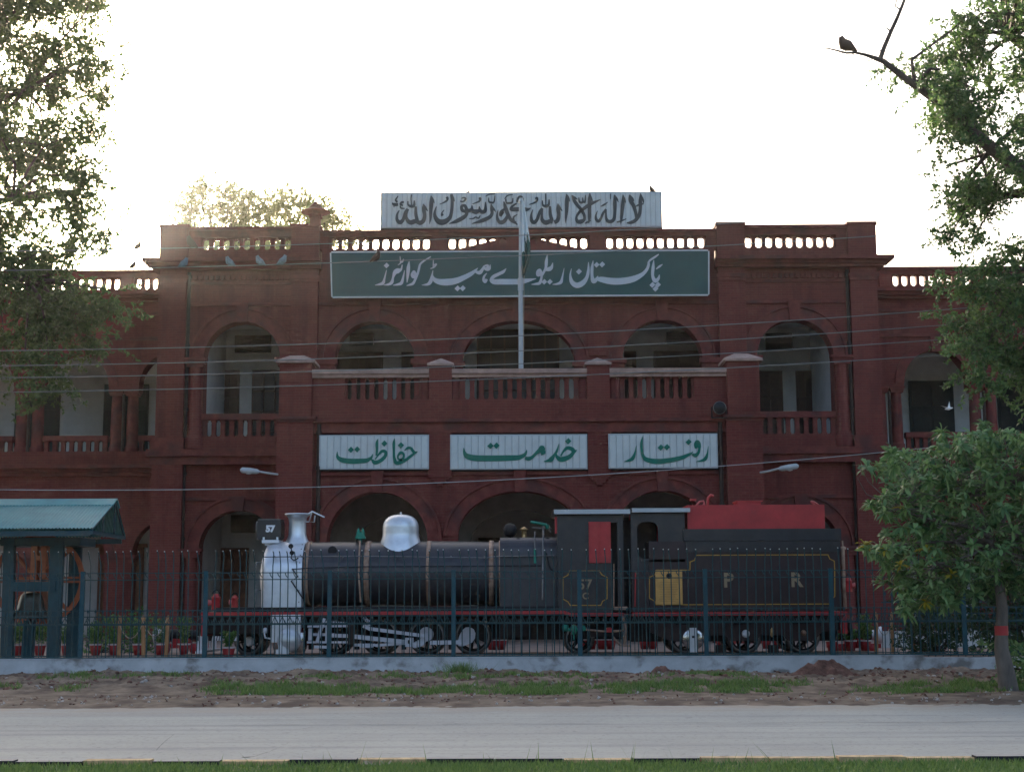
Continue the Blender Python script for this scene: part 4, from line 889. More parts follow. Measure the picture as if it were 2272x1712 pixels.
for i in range(27):
    loc = (Lx(390) + i * .58, AX, .30)
    if so_ is None: so_ = MB().box(-.11, .11, -.85, .85, 0, .045).build("sleeper", M["wood"], TRK, loc, local=True)
    else: again(so_, loc)
# boiler
bz1 = at(900, 1202, AX).z; R_ = .70; bzc = bz1 - R_
xb0, xb1, xf1 = Lx(672, AX, 1270), Lx(1112, AX, 1270), Lx(1238, AX, 1270)
mb = MB().lathe((0, AX, bzc), [(xb0, R_), (xb0 + .9, R_ + .008), (xb0 + 1.8, R_ - .004), (xb0 + 2.9, R_ + .016), (xb0 + 3.6, R_ + .01), (xb1, R_ - .01)], axis='x', n=56)
lp_(mb, "boiler", "boiler")
for px, w_ in ((682, .09), (815, .11), (951, .09), (1090, .1), (1112, .1)):
    x = Lx(px, AX - .4, 1270); mb = MB().lathe((0, AX, bzc), [(x - w_ / 2, R_ + .004), (x - w_ / 2, R_ + .026), (x + w_ / 2, R_ + .026), (x + w_ / 2, R_ + .004)], axis='x', n=56); lp_(mb, "boiler_band", "tan")
# firebox
fz = at(1170, 1193, AX).z; pr = [(AX - .74, Lz(1346)), (AX - .74, fz - .42)] + [(AX - .74 + .4 * (1 - cos(t)), fz - .42 + .42 * sin(t)) for t in np.linspace(0, pi / 2, 9)[1:]] 
pr += [(2 * AX - y, z) for y, z in reversed(pr)]
lp_(MB().prism(pr, xb1 - .02, xf1 + .05, 'x'), "firebox", "boiler")
for px in (1150, 1215): q = at(px, 1200, AX - .5); lp_(MB().lathe((q.x, AX - .45, fz - .1), [(-.05, .085), (.0, .08), (.02, .03)], axis='y', n=12), "washout_plug", "soot")
lp_(MB().lathe((xb0 + .72, AX - .5, bz1 - .2), [(-.05, .1), (-.0, .09)], axis='y', n=12), "washout_plug", "soot")
# smokebox
sx0, sx1 = Lx(585, AX - .4, 1270), Lx(674, AX - .4, 1270); RS = .74; szc = at(630, 1201, AX).z - RS
pr = [(AX - RS, Lz(1346)), (AX - RS, szc)] + [(AX - RS * cos(t), szc + RS * sin(t)) for t in np.linspace(0, pi, 41)[1:-1]] + [(AX + RS, szc), (AX + RS, Lz(1346))]
mb = MB(); n = len(pr); zb_ = Lz(1346); vs = []; RG = ((sx0, .84, .90), (sx0 + .03, .91, .945), (sx0 + .09, .96, .972), (sx0 + .18, .99, .992), (sx0 + .28, 1, 1), (sx1, 1, 1)); nr_ = len(RG)
for x_, ky, kz in RG: vs += [(x_, AX + (y - AX) * ky, zb_ + (z - zb_) * kz) for y, z in pr]
mb.add(vs, [(k * n + i, k * n + i + 1, (k + 1) * n + i + 1, (k + 1) * n + i) for k in range(nr_ - 1) for i in range(n - 1)], True)
mb.add(vs, [list(range(n - 1, -1, -1)), list(range((nr_ - 1) * n, nr_ * n))])
sb = lp_(mb, "smokebox", "silver")
lp_(MB().lathe((0, AX, szc - .05), [(sx0 - .13, .02), (sx0 - .11, .25), (sx0 - .05, .5), (sx0 + .02, .58)], axis='x', n=32), "smokebox_door", "silver")
mb = MB()
for a in (.35, .6, .85, 1.1, 1.35, -.1, -.35, -.6):
    mb.lathe((sx1 - .05, AX - cos(a) * (RS + .0), szc + sin(a) * (RS)) if a > 0 else (sx1 - .05, AX - RS, szc + a), [(-.015, .014), (.015, .014)], axis='y', n=6)
lp_(mb, "rivet_row", "steel")
for z_, l_ in ((1250, .12), (1310, .14)):
    q = at(580, z_, AX - .3); lp_(MB().tube([(q.x + .05, AX - .4, q.z), (q.x - .08, AX - .4, q.z + .03), (q.x - .12, AX - .42, q.z - l_)], .016, 6), "door_latch", "steel")
# chimney
cx_ = Lx(660, AX, 1170); rz_ = at(660, 1139, AX).z; cb = szc + RS
lp_(MB().lathe((cx_, AX, 0), [(cb - .14, .33), (cb - .02, .27), (cb + .06, .225), (cb + .16, .195), (rz_ - .2, .19), (rz_ - .1, .205), (rz_ - .045, .25), (rz_ - .03, .285), (rz_, .285), (rz_ + .004, .24), (rz_ - .2, .15)], n=36), "chimney", "silverdome")
mb = MB(); g_ = [at(x, y, AX - .1) for x, y in ((684, 1140), (692, 1134), (720, 1147))]; mb.tube(g_, .02, 6)
mb.tube([at(692, 1135, AX - .1), at(686, 1157, AX - .1), at(697, 1158, AX - .1), at(699, 1143, AX - .1)], .016, 6).tube([at(678, 1157, AX - .1), at(686, 1157, AX - .1)], .014, 6)
lp_(mb, "chimney_cover_lever", "silver")
# headlamp
mb = MB(); a, b = at(571, 1153, AX - .25), at(623, 1196, AX - .25); w_ = b.x - a.x
mb.prism([(a.x + .02, b.z), (b.x - .03, b.z), (b.x, b.z + .06), (b.x, a.z - .03), (b.x - .03, a.z), (a.x + .03, a.z), (a.x, a.z - .06), (a.x, b.z + .08)], AX - .27, AX + .27)
hl = lp_(mb, "headlamp", "black"); lp_(MB().lathe((a.x, AX, (a.z + b.z) / 2), [(-.05, .2), (-.02, .19), (.01, .17)], axis='x', n=24), "lamp_rim", "steel", hl)
lp_(MB().lathe((a.x - .02, AX, (a.z + b.z) / 2), [(0, .001), (.005, .18)], axis='x', n=24), "lens", "glass", hl)
lp_(MB().box(a.x + .02, b.x - .01, AX - .29, AX + .29, a.z, a.z + .02), "lamp_lid", "steel", hl)
mb = MB(); c_ = at(581, 1197, AX - .3); d_ = at(618, 1204, AX - .3)
mb.box(c_.x, d_.x, AX - .3, AX + .3, d_.z, c_.z).box(c_.x + .02, c_.x + .06, AX - .31, AX - .28, c_.z, c_.z + .06).box(d_.x - .05, d_.x - .01, AX - .31, AX - .28, c_.z, c_.z + .06)
mb.box(c_.x + .05, d_.x + .12, AX - .2, AX + .2, d_.z - .05, d_.z - .002); lp_(mb, "lamp_bracket", "whitep")
def text(s, px, py, hpx, Y, m, parent, name="number", align='CENTER', bold=.012):
    cu = bpy.data.curves.new(name, 'FONT'); cu.body = s; cu.align_x = align; cu.align_y = 'CENTER'; cu.extrude = .004; cu.offset = bold
    q = at(px, py, Y); h = at(px, py - hpx / 2, Y).z - at(px, py + hpx / 2, Y).z; cu.size = h / .70; cu.materials.append(M[m]); cu.resolution_u = 4
    tmp = bpy.data.objects.new('tmp', cu); me = bpy.data.meshes.new_from_object(tmp); bpy.data.objects.remove(tmp); me.name = name
    o = link(name, me, (q.x, Y, q.z), parent); o.rotation_euler = (pi / 2, 0, 0); return o
text("57", 599.5, 1173, 13.5, AX - .276, "whitep", hl)
# dome
dx_ = Lx(889, AX, 1180); dz1 = at(889, 1141, AX).z; rD = (Lx(929, AX, 1180) - Lx(849, AX, 1180)) / 2
prof = [(bz1 - .32, rD + .13), (bz1 - .16, rD + .1), (bz1 - .03, rD + .06), (bz1 + .05, rD + .028), (bz1 + .13, rD + .005), (bz1 + .2, rD)]
zt_ = dz1; prof += [(zt_ - .3 + .3 * sin(t), rD * (cos(t) ** .72 if t < pi / 2 - .01 else .001)) for t in np.linspace(0, pi / 2, 14)]
lp_(MB().lathe((dx_, AX, 0), prof, n=40), "dome", "silverdome"); lp_(MB().tube([(dx_, AX, zt_ - .01), (dx_, AX, zt_ + .06)], .022, 8), "dome_stud", "silver")
# fittings on top of the boiler
q0 = at(801, 1198, AX); mb = MB().tube([(q0.x, AX - .1, bz1 - .02), (q0.x, AX - .1, bz1 + .1)], .03, 8)
mb.box(q0.x - .11, q0.x + .11, AX - .2, AX, bz1 + .07, bz1 + .13).box(q0.x - .085, q0.x + .085, AX - .18, AX - .02, bz1 + .13, bz1 + .22)
for d in (-.05, .05): mb.lathe((q0.x + d, AX - .1, bz1 + .22), [(0, .035), (.05, .03), (.07, .012), (.1, .01)], n=8)
lp_(mb, "safety_valve", "green")
mb = MB().lathe((at(1132, 1188, AX).x, AX, at(1132, 1176, AX).z), [(-.16, .001), (-.14, .08), (-.08, .14), (0, .16), (.08, .14), (.14, .08), (.16, .001)], axis='x', n=20)
for i in range(5): mb.lathe((at(1132, 1188, AX).x - .1 + i * .05, AX, at(1132, 1176, AX).z), [(-.006, .17 - abs(i - 2) * .015), (.006, .17 - abs(i - 2) * .015)], axis='x', n=20)
lp_(mb, "turbo_generator", "soot")
v_ = at(1163, 1190, AX); lp_(MB().lathe((v_.x, AX, fz - .02), [(0, .09), (.04, .06), (.18, .06), (.2, .095), (.225, .095), (.24, .05), (.27, .02)], n=16), "safety_valve", "brass")
mb = MB().tube([at(1177, 1157, AX - .1), at(1213, 1164, AX - .1)], [.028, .034], 8).tube([at(1213, 1164, AX - .1), at(1217, 1172, AX - .1)], .045, 8)
lp_(mb, "whistle", "green")
mb = MB().tube([at(1180, 1170, AX - .05), at(1224, 1173, AX - .05)], .018, 6).tube([at(1206, 1166, AX - .1), at(1206, 1194, AX - .1)], .03, 8).tube([at(1215, 1168, AX - .1), at(1222, 1180, AX - .1)], .02, 6)
lp_(mb, "whistle_manifold", "steel")
lp_(MB().tube([at(1187, 1179, AX - .55), at(1186, 1194, AX - .72), at(1187, 1216, AX - .8)], .016, 6), "feed_pipe", "steel"); lp_(MB().tube([at(1187, 1217, AX - .8), at(1187, 1249, AX - .8)], .026, 8), "valve_handle", "green")
lp_(MB().tube([at(1206, 1178, AX - .5), at(1205, 1200, AX - .78), at(1204, 1330, AX - .8)], .022, 6), "feed_pipe", "steel")
lp_(MB().tube([at(1212, 1226, AX - .78), at(1217, 1250, AX - .8), at(1222, 1262, AX - .82), at(1232, 1268, AX - .82)], .018, 6), "feed_pipe", "soot")
lp_(MB().tube([at(799, 1200, AX - .35), at(797, 1230, AX - .7), at(796, 1275, AX - .73), at(800, 1335, AX - .74)], .02, 6), "feed_pipe", "tan")
# handrails
lp_(MB().tube([at(584, 1235, AX - .8), at(800, 1233, AX - .8), at(1080, 1237, AX - .8), at(1096, 1234, AX - .8), at(1230, 1232, AX - .82)], .013, 6), "handrail", "steel")
mb = MB()
for px in (608, 670, 760, 880, 1000, 1075, 1150): q = at(px, 1234, AX - .8); mb.tube([(q.x, q.y, q.z), (q.x, q.y + .14, q.z)], .02, 6)
lp_(mb, "handrail_knob", "steel")
lp_(MB().tube([at(648, 1262, AX - .78), at(690, 1259, AX - .78), at(820, 1256, AX - .76), at(1200, 1254, AX - .78)], .011, 6), "reach_rod", "soot")
lp_(MB().tube([at(648, 1261, AX - .8), at(661, 1279, AX - .82), at(646, 1288, AX - .82), at(672, 1327, AX - .82)], .016, 6), "blower_pipe", "soot")
mb = MB().lathe((at(645, 1211, AX - .7).x, AX - .66, at(645, 1211, AX - .7).z), [(-.03, .055), (-.01, .055), (0, .03)], axis='y', n=10).tube([at(645, 1212, AX - .66), at(648, 1226, AX - .74), at(646, 1238, AX - .77), at(652, 1243, AX - .77), at(662, 1237, AX - .77)], .015, 6).lathe((at(648, 1226, AX - .74).x, AX - .76, at(648, 1226, AX - .74).z), [(-.03, .05), (.03, .05)], axis='y', n=8)
lp_(mb, "smokebox_valve", "soot")
# running board and frames
zdt, zdb = Lz(1355), Lz(1362); zs_ = Lz(1360); zsb = Lz(1367)
xl, xr = Lx(446), Lx(1252)
mb = MB().box(xl, xr, NY, FAR, zdb, zdt); lp_(mb, "running_board", "red")
lp_(MB().box(xl + .3, xr - .1, NY + .08, FAR - .08, zdt + .002, zdt + .1), "deck_plate", "soot")
mb = MB().prism([(xr + .003, zdb), (xr + .003, zdt), (Lx(1266), zs_), (Lx(1384), zs_), (Lx(1384), zsb), (Lx(1266), zsb)], NY, FAR); lp_(mb, "running_board", "red")
lp_(MB().box(xl, Lx(1384), AX - .33, AX - .29, RZ + .3, zdb - .003).box(xl, Lx(1384), AX + .29, AX + .33, RZ + .3, zdb - .003), "main_frame", "blackmat")
lp_(MB().box(Lx(600), Lx(1384), AX - .25, AX + .25, RZ + .4, zdb - .003), "frame_stretcher", "soot")
lp_(MB().box(xl, xl + .1, NY + .05, FAR - .05, RZ + .42, zdb - .003), "buffer_beam", "red")
lp_(MB().box(xl + .11, Lx(600), NY + .25, NY + .32, RZ + .46, zdb - .003), "front_frame_plate", "blackmat")
mb = MB().box(xl - .18, xl, AX - .1, AX + .1, RZ + .42, RZ + .62).lathe((0, AX, RZ + .52), [(xl - .3, .17), (xl - .24, .18), (xl - .22, .07), (xl - .0, .07)], axis='x', n=14); lp_(mb, "coupler", "soot")
mb = MB()                                        # cow catcher bars with white tops
for i in range(7):
    mb.box(xl - .1 + i * .0, xl - .06, NY + .15 + i * .32, NY + .2 + i * .32, RZ + .06, RZ + .42)
mb.box(xl - .12, xl + .02, NY + .1, FAR - .1, RZ + .05, RZ + .1); lp_(mb, "cow_catcher", "whitep")
a, b = at(466, 1411, NY), at(492, 1421, NY)
mb = MB()
for i in range(5): mb.prism([(a.x + i * .055, b.z), (a.x + .03 + i * .055, b.z), (a.x + .05 + i * .055, a.z), (a.x + .02 + i * .055, a.z)], NY + .18, NY + .24)
pbox(mb, 494, 1411, 524, 1421, NY + .18, NY + .24); pbox(mb, 437, 1411, 448, 1421, NY + .15, NY + .22)
lp_(mb, "guard_bar", "whitep")
# cylinder and steam chest
mb = pbox(MB(), 601, 1363, 666, 1424, NY - .02, NY + .6); lp_(mb, "steam_chest", "silver")
q = at(641, 1420, NY - .02); rc = .27
lp_(MB().lathe((0, NY + .26, q.z), [(q.x - .36, .2), (q.x - .33, rc), (q.x + .3, rc), (q.x + .33, .2)], axis='x', n=32), "cylinder", "chrome")
lp_(MB().lathe((q.x, NY - .06, q.z), [(-.1, .03), (-.085, .12), (-.05, .2), (0, .25), (.05, .26)], axis='y', n=28), "cylinder_cover", "silverdome")
lp_(pbox(pbox(MB(), 618, 1405, 634, 1446, NY - .13, NY - .1), 612, 1440, 640, 1450, NY - .14, NY - .04), "drain_cock_bracket", "silver")
lp_(MB().lathe((q.x - .52, NY + .05, at(587, 1399, NY).z), [(-.05, .02), (-.03, .05), (.05, .05), (.07, .02)], n=10).tube([at(586, 1400, NY), at(588, 1414, NY), at(600, 1416, NY)], .02, 6), "mud_plug", "silver")
# wheels
def wheel(px, r, parent, hub="blackmat", y=AX - .40, disc=None, cw=None, nsp=10):
    for side in (-1, 1):
        yy = y if side < 0 else 2 * AX - y
        x = Lx(px, y, 1415); z = RZ + r; mb = MB()
        mb.lathe((x, yy, z), [(-.05, .09), (-.05, .001)], axis='y', n=16, smooth=False).lathe((x, yy, z), [(-.05, .09), (.06, .09)], axis='y', n=16)
        mb.lathe((x, yy, z), [(-.03, r - .09), (.03, r - .09), (.03, r - .045), (-.03, r - .045), (-.03, r - .09)], axis='y', n=32, caps=False)
        for k in range(nsp):
            a = 2 * pi * k / nsp + .2; c, s_ = cos(a), sin(a)
            mb.add([(x + c * t - s_ * w_, yy + yo, z + s_ * t + c * w_) for yo in (-.025, .025) for t, w_ in ((.08, .022), (r - .07, .016), (r - .07, -.016), (.08, -.022))],
                   [(0, 1, 2, 3), (7, 6, 5, 4), (0, 4, 5, 1), (2, 6, 7, 3)])
        w = mb.build("wheel", M[hub], parent, (x, yy, z))
        MB().lathe((x, yy, z), [(-.055, r - .05), (-.055, r), (.05, r), (.075, r + .035), (.085, r + .03), (.085, r - .05), (-.055, r - .05)], axis='y', n=40, caps=False).build("tyre", M["steel"], w)
        if disc and side < 0:
            px2, py2, rr, mm = disc; yh = yy - .08 if parent is LG else AX - .83; c = at(px2, py2, yh); MB().lathe((c.x, yh, c.z), [(-.05, .001), (-.045, rr * .5), (-.02, rr * .9), (0, rr), (.04, rr)], axis='y', n=24).build("hub_cap", M[mm], w)
        if cw and side < 0:
            P = [at(a_, b_, yy - .09) for a_, b_ in cw]; MB().prism([(p.x, p.z) for p in P], yy - .11, yy - .055).build("counterweight", M["motion"], w)
rD_ = .385
def circ(cx, cy, r, n=20): return [(cx + r * cos(2 * pi * i / n), cy + r * sin(2 * pi * i / n)) for i in range(n)]
wheel(739, rD_, LG); wheel(843, rD_, LG); wheel(948, rD_, LG, cw=circ(946, 1406, 16))
cwp = [(1016, 1420), (1020, 1408), (1025, 1398), (1033, 1391), (1042, 1390), (1051, 1395), (1055, 1404), (1054, 1415), (1048, 1424), (1038, 1429), (1026, 1433), (1017, 1432)]
wheel(1049, rD_, LG, cw=cwp)
wheel(552, .3, LG, disc=(553, 1422, .105, "whitep"), nsp=8); wheel(1285, .31, LG, nsp=8)
# motion
def rod(mb, p, q, wpx, y0, y1):
    a, b = at(*p, y0), at(*q, y0); d = Vector((b.x - a.x, 0, b.z - a.z)).normalized(); nrm = Vector((-d.z, 0, d.x)) * (wpx * .0049)
    return mb.prism([(a.x + nrm.x, a.z + nrm.z), (a.x - nrm.x, a.z - nrm.z), (b.x - nrm.x, b.z - nrm.z), (b.x + nrm.x, b.z + nrm.z)], y0, y1)
Ym = NY + .12
for p, q, w_, n_, dy in (((682, 1389), (776, 1388), 4.5, "slide_bar", 0), ((681, 1424), (776, 1424), 4.5, "slide_bar", .001), ((684, 1407), (742, 1407), 6, "piston_rod", .06), ((733, 1409), (778, 1410), 8, "connecting_rod", .02), ((782, 1411), (905, 1424), 9.5, "connecting_rod", .02),
                         ((720, 1371), (703, 1424), 7, "combination_lever", -.05), ((713, 1378), (776, 1383), 5, "valve_rod", .03), ((697, 1434), (727, 1435), 6, "union_link", -.03), ((806, 1387), (824, 1396), 8, "expansion_link", -.02), ((820, 1394), (942, 1410), 7.5, "eccentric_rod", -.04), ((785, 1430), (832, 1430), 6, "coupling_rod", .05), ((832, 1431), (905, 1426), 6, "coupling_rod", .051), ((954, 1425), (1024, 1424), 9, "coupling_rod", .05)):
    lp_(rod(MB(), p, q, w_, Ym + dy, Ym + dy + .05), n_, "motion")
lp_(pbox(MB(), 722, 1390, 735, 1422, Ym + .01, Ym + .1), "crosshead", "motion"); lp_(pbox(MB(), 684, 1393, 692, 1420, Ym + .05, Ym + .2), "gland_block", "motion")
mb = MB(); pbox(mb, 899, 1414, 917, 1434, Ym - .02, Ym + .06); lp_(mb, "big_end", "motion")
lp_(pbox(MB(), 905, 1419, 909, 1427, Ym - .035, Ym - .021), "big_end_slot", "soot")
lp_(MB().prism([(at(x, y, Ym).x, at(x, y, Ym).z) for x, y in ((905, 1432), (930, 1418), (946, 1404), (950, 1416), (938, 1432), (920, 1437))], Ym + .03, Ym + .07), "return_crank", "motion")
mb = MB(); pbox(mb, 798, 1428, 828, 1436, Ym + .0, Ym + .05)
lp_(mb, "rod_stamp_plate", "motion")
lp_(pbox(MB(), 772, 1360, 784, 1430, NY + .06, NY + .5), "motion_bracket", "blackmat")
lp_(MB().tube([at(808, 1368, Ym), at(812, 1374, Ym), at(818, 1378, Ym), at(820, 1388, Ym)], .04, 8), "reversing_link", "motion")
mb = MB()
for px in (690, 792, 896, 1000): pbox(mb, px - 5, 1392, px + 5, 1440, NY + .5, NY + .56)
lp_(mb, "brake_hanger", "blackmat")
mb = pbox(MB(), 1110, 1372, 1170, 1412, NY + .3, NY + 1.9); lp_(mb, "ashpan", "blackmat")
lp_(pbox(MB(), 1296, 1400, 1380, 1412, NY + .2, NY + .3), "drag_beam", "blackmat")
mb = MB().lathe((Lx(1254), NY + .1, Lz(1393)), [(-.07, .03), (-.05, .07), (.05, .07), (.07, .03)], n=10).tube([at(1248, 1397, NY + .1), at(1300, 1395, NY + .1)], .035, 8)
mb.lathe((Lx(1273), NY + .1, Lz(1396)), [(-.12, .02), (-.1, .05), (0, .085), (.07, .06), (.1, .02)], n=10).tube([at(1273, 1405, NY + .1), at(1274, 1419, NY + .1)], .02, 6).lathe((Lx(1295), NY + .1, Lz(1394)), [(-.06, .02), (0, .05), (.06, .02)], n=8)
lp_(mb, "injector", "green")
mb = MB().tube([at(1300, 1396, NY + .15), at(1340, 1400, NY + .2), at(1384, 1398, NY + .2)], .025, 6).tube([at(1360, 1412, NY + .1), at(1375, 1430, NY + .1), at(1400, 1432, NY + .1)], .025, 6).tube([at(1384, 1370, NY + .2), at(1390, 1400, NY + .15), at(1384, 1430, NY + .2)], .03, 6)
lp_(mb, "hose", "tan"); lp_(pbox(MB(), 1346, 1392, 1360, 1402, NY + .15, NY + .3), "valve_block", "red")
# cab
cz0, cz1 = Lz(1362), Lz(1141, NY + .1)
ca, cb2 = Lx(1237, NY + .1, 1250), Lx(1384, NY + .1, 1250)
wz0, wz1 = Lz(1250), Lz(1152)
w0, w1 = Lx(1358), Lx(1367)
for y0, y1 in ((NY + .1, NY + .13), (FAR - .13, FAR - .1)):
    lp_(MB().box(ca, w0, y0, y1, cz0, cz1).box(w0 - .001, cb2, y0 + .001, y1 - .001, cz1 - .18, cz1 - .001), "cab_side", "black")
lp_(MB().box(ca, ca + .03, NY + .131, FAR - .131, cz0, cz1), "cab_front", "black"); lp_(MB().box(ca - .05, ca - .004, NY + .12, NY + .2, Lz(1183), Lz(1146)), "weather_board", "red")
pl = at(1369, 1160, NY + .1); ph = at(1385, 1350, NY + .1)
lp_(MB().box(pl.x, ph.x, NY + .08, NY + .14, ph.z, Lz(1150)), "cab_pillar", "black")
def curved_roof(px0, px1, py0, py1):
    x0, x1 = at(px0, py1, NY - .05).x, at(px1, py1, NY - .05).x; ze = at(px0, py1, NY - .05).z; zt = at(px0, py0, NY - .05).z; N_ = 16; hh = zt - ze
    top = [(NY - .05 + (FAR - NY + .1) * i / N_, zt + .05 * (1 - (2 * i / N_ - 1) ** 2)) for i in range(N_ + 1)]
    bot = [(NY - .03 + (FAR - NY + .06) * i / N_, zt - .03 + .05 * (1 - (2 * i / N_ - 1) ** 2)) for i in range(N_, -1, -1)]
    r = lp_(MB().prism(top + bot, x0, x1, 'x'), "cab_roof", "black")
    lp_(MB().box(x0, x1, NY - .075, NY - .052, ze, zt + .01), "gutter", "lampgrey", r)
curved_roof(1229, 1398, 1131, 1140); curved_roof(1402, 1531, 1128, 1136)
lp_(pbox(MB(), 1306, 1157, 1356, 1248, NY + .05, NY + .095), "sliding_shutter", "red")
mb = MB()
for px in (1307, 1331, 1354): pbox(mb, px - 1, 1158, px + 1.2, 1247, NY + .035, NY + .052)
lp_(mb, "shutter_batten", "red")
lp_(MB().box(ca + .1, cb2 + .8, NY + .9, NY + .95, cz0, cz1 - .1), "backhead", "soot")
def outline(pts, Y, w, name, parent, m="yellow", closed=True):
    mb = MB(); P = [at(x, y, Y) for x, y in pts]; n = len(P)
    for i in range(n if closed else n - 1):
        a, b = P[i], P[(i + 1) % n]; d = Vector((b.x - a.x, 0, b.z - a.z)); d.normalize(); nr = Vector((-d.z, 0, d.x)) * w / 2; e = d * w / 2
        o = .0015 * (i % 2)
        mb.prism([(q.x, q.z) for q in (a - e + nr, a - e - nr, b + e - nr, b + e + nr)], Y - .004 - o, Y)
    return mb.build(name, M[m], parent)
outline([(1263, 1266), (1330, 1266), (1335, 1274), (1347, 1280), (1347, 1327), (1337, 1333), (1333, 1342), (1265, 1342), (1260, 1334), (1249, 1328), (1249, 1281), (1260, 1275)], NY + .098, .02, "lining", LG)
text("57", 1298, 1297, 22, NY + .097, "gold", LG, bold=.006); text("C", 1299, 1322, 14, NY + .097, "gold", LG, bold=.006)
lp_(pbox(MB(), 1362, 1345, 1392, 1352, NY + .05, NY + .3), "cab_step", "tan")
lp_(MB().tube([at(1362, 1250, NY + .05), at(1362, 1345, NY + .05)], .014, 6), "grab_rail", "tan")

# ------------------------------------------------------------------ tender
TN = thing("tender", (Lx(1650), AX, .33), "black six wheeled locomotive tender lettered P R with a bright red coal bunker on top", "tender")
def tp(mb, name, m, parent=None): return mb.build(name, M[m], parent or TN)
ta, tb_ = Lx(1403), Lx(1872)
tz0, tz1 = Lz(1357), Lz(1202)
tp(MB().box(Lx(1442), tb_ - .03, NY + .03, FAR - .03, tz0, tz1), "tank", "maroon")
tp(MB().box(ta, Lx(1441), NY + .03, FAR - .03, tz0, Lz(1266)), "tank_front", "maroon")
tp(MB().box(Lx(1525), tb_ - .02, NY + .005, NY + .029, Lz(1226), Lz(1202)), "tank_band", "black")
tp(MB().prism([(NY - .02, Lz(1202) + .003), (NY - .02, Lz(1175)), (FAR + .02, Lz(1175)), (FAR + .02, Lz(1202) + .003)], Lx(1520), tb_, 'x'), "tank_collar", "black")
tp(MB().box(Lx(1531), Lx(1839.5), NY + .12, FAR - .12, Lz(1175) + .002, Lz(1121)), "coal_bunker", "red")
mb = pbox(MB(), 1636, 1112, 1688, 1121, NY + .3, NY + .9); pbox(mb, 1634, 1110, 1692, 1112, NY + .28, NY + .92); tp(mb, "filler_hatch", "red")
tp(MB().tube([at(x, y, NY + .3) for x, y in ((1570, 1121), (1571, 1104), (1577, 1098), (1583, 1100))], .03, 8), "vent_pipe", "red")
for pts in (((1545, 1120), (1553, 1112), (1561, 1111), (1563, 1118), (1558, 1121)), ((1799, 1112), (1806, 1113), (1818, 1121), (1810, 1122), (1799, 1112))): tp(MB().tube([at(x, y, NY + .2) for x, y in pts], .022, 7), "lifting_eye", "redlight")
tp(pbox(MB(), 1531, 1106, 1545, 1110, NY + .2, NY + .3), "lamp_iron", "red")
# front screen of the tender with a rounded doorway
sa, sb_ = Lx(1403), Lx(1524); oz0, oz1 = Lz(1240), Lz(1158); oa, ob = Lx(1417), Lx(1464); zt0 = Lz(1137)
for y0, y1 in ((NY + .08, NY + .11), (FAR - .11, FAR - .08)):
    mb = MB(); mb.box(sa, oa, y0, y1, Lz(1266) + .002, zt0).box(ob, sb_, y0, y1, Lz(1266) + .002, zt0).box(oa, ob, y0, y1, oz1, zt0).box(oa, ob, y0, y1, Lz(1266) + .002, oz0)
    r = .16
    for cx, cz, a0 in ((ob, oz1, 0), (ob, oz0, -pi / 2), (oa, oz1, pi / 2), (oa, oz0, pi)):
        sx = -1 if cx == ob else 1; sz = -1 if cz == oz1 else 1; c0 = (cx + sx * r, cz + sz * r)
        arc = [(c0[0] - sx * r * cos(t), c0[1] - sz * r * sin(t)) for t in np.linspace(0, pi / 2, 7)]
        mb.prism([(cx, cz)] + arc, y0, y1)
    tp(mb, "front_screen", "black")
tp(MB().box(oa - .1, ob + .2, NY + .95, NY + 1.0, Lz(1266), zt0), "inner_screen", "red")
tp(pbox(MB(), 1424, 1240, 1520, 1246, NY + .03, NY + .1), "screen_rail", "black")
tp(MB().tube([at(1410, 1270, NY), at(1409, 1345, NY)], .014, 6), "grab_rail", "red")
tp(MB().box(ta, Lx(1880), NY, FAR, Lz(1367), Lz(1359)), "running_board", "red")
outline([(1531, 1264), (1531, 1246), (1541, 1242), (1545, 1231), (1837, 1230), (1841, 1239), (1851, 1244), (1852, 1262), (1852, 1322), (1845, 1330), (1840, 1339), (1456, 1341), (1453, 1333), (1441, 1326), (1441, 1280), (1453, 1274), (1457, 1264)], NY + .028, .02, "lining", TN)
text("P", 1616, 1288, 31, NY + .028, "gold", TN, "letter", bold=.012); text("R", 1767, 1287, 31, NY + .028, "gold", TN, "letter", bold=.012)
mb = MB().box(ta, tb_, AX - .5, AX - .45, RZ + .25, Lz(1367) - .003).box(ta, tb_, AX + .45, AX + .5, RZ + .25, Lz(1367) - .003); tp(mb, "frame", "blackmat")
tp(MB().box(ta + .2, tb_ - .2, AX - .4, AX + .4, RZ + .55, Lz(1367) - .003), "well_tank", "soot")
for fy in (AX - .80, AX + .76): tp(MB().prism([(Lx(1446), Lz(1368)), (Lx(1446), Lz(1405)), (Lx(1490), Lz(1424)), (Lx(1553), Lz(1424)), (Lx(1566), Lz(1412)), (Lx(1612), Lz(1412)), (Lx(1622), Lz(1424)), (Lx(1682), Lz(1424)), (Lx(1692), Lz(1412)), (Lx(1742), Lz(1412)), (Lx(1752), Lz(1424)), (Lx(1812), Lz(1424)), (Lx(1830), Lz(1405)), (Lx(1872), Lz(1400)), (Lx(1872), Lz(1368))], fy, fy + .04), "outside_frame", "maroon")
for px, dc in ((1521, (1538, 1416, .24, "chrome")), (1651, (1655, 1405, .085, "whitep")), (1781, (1783, 1403, .06, "tan"))):
    wheel(px, .36, TN, disc=dc, y=AX - .62, nsp=8)
mb = pbox(MB(), 1530, 1392, 1548, 1446, AX - .93, AX - .85); tp(mb, "axle_box", "silver"); tp(MB().lathe((at(1538, 1412, AX - .94).x, AX - .932, at(1538, 1412, AX - .94).z), [(-.015, .001), (-.012, .025), (.0, .028)], axis='y', n=12), "oil_plug", "soot")
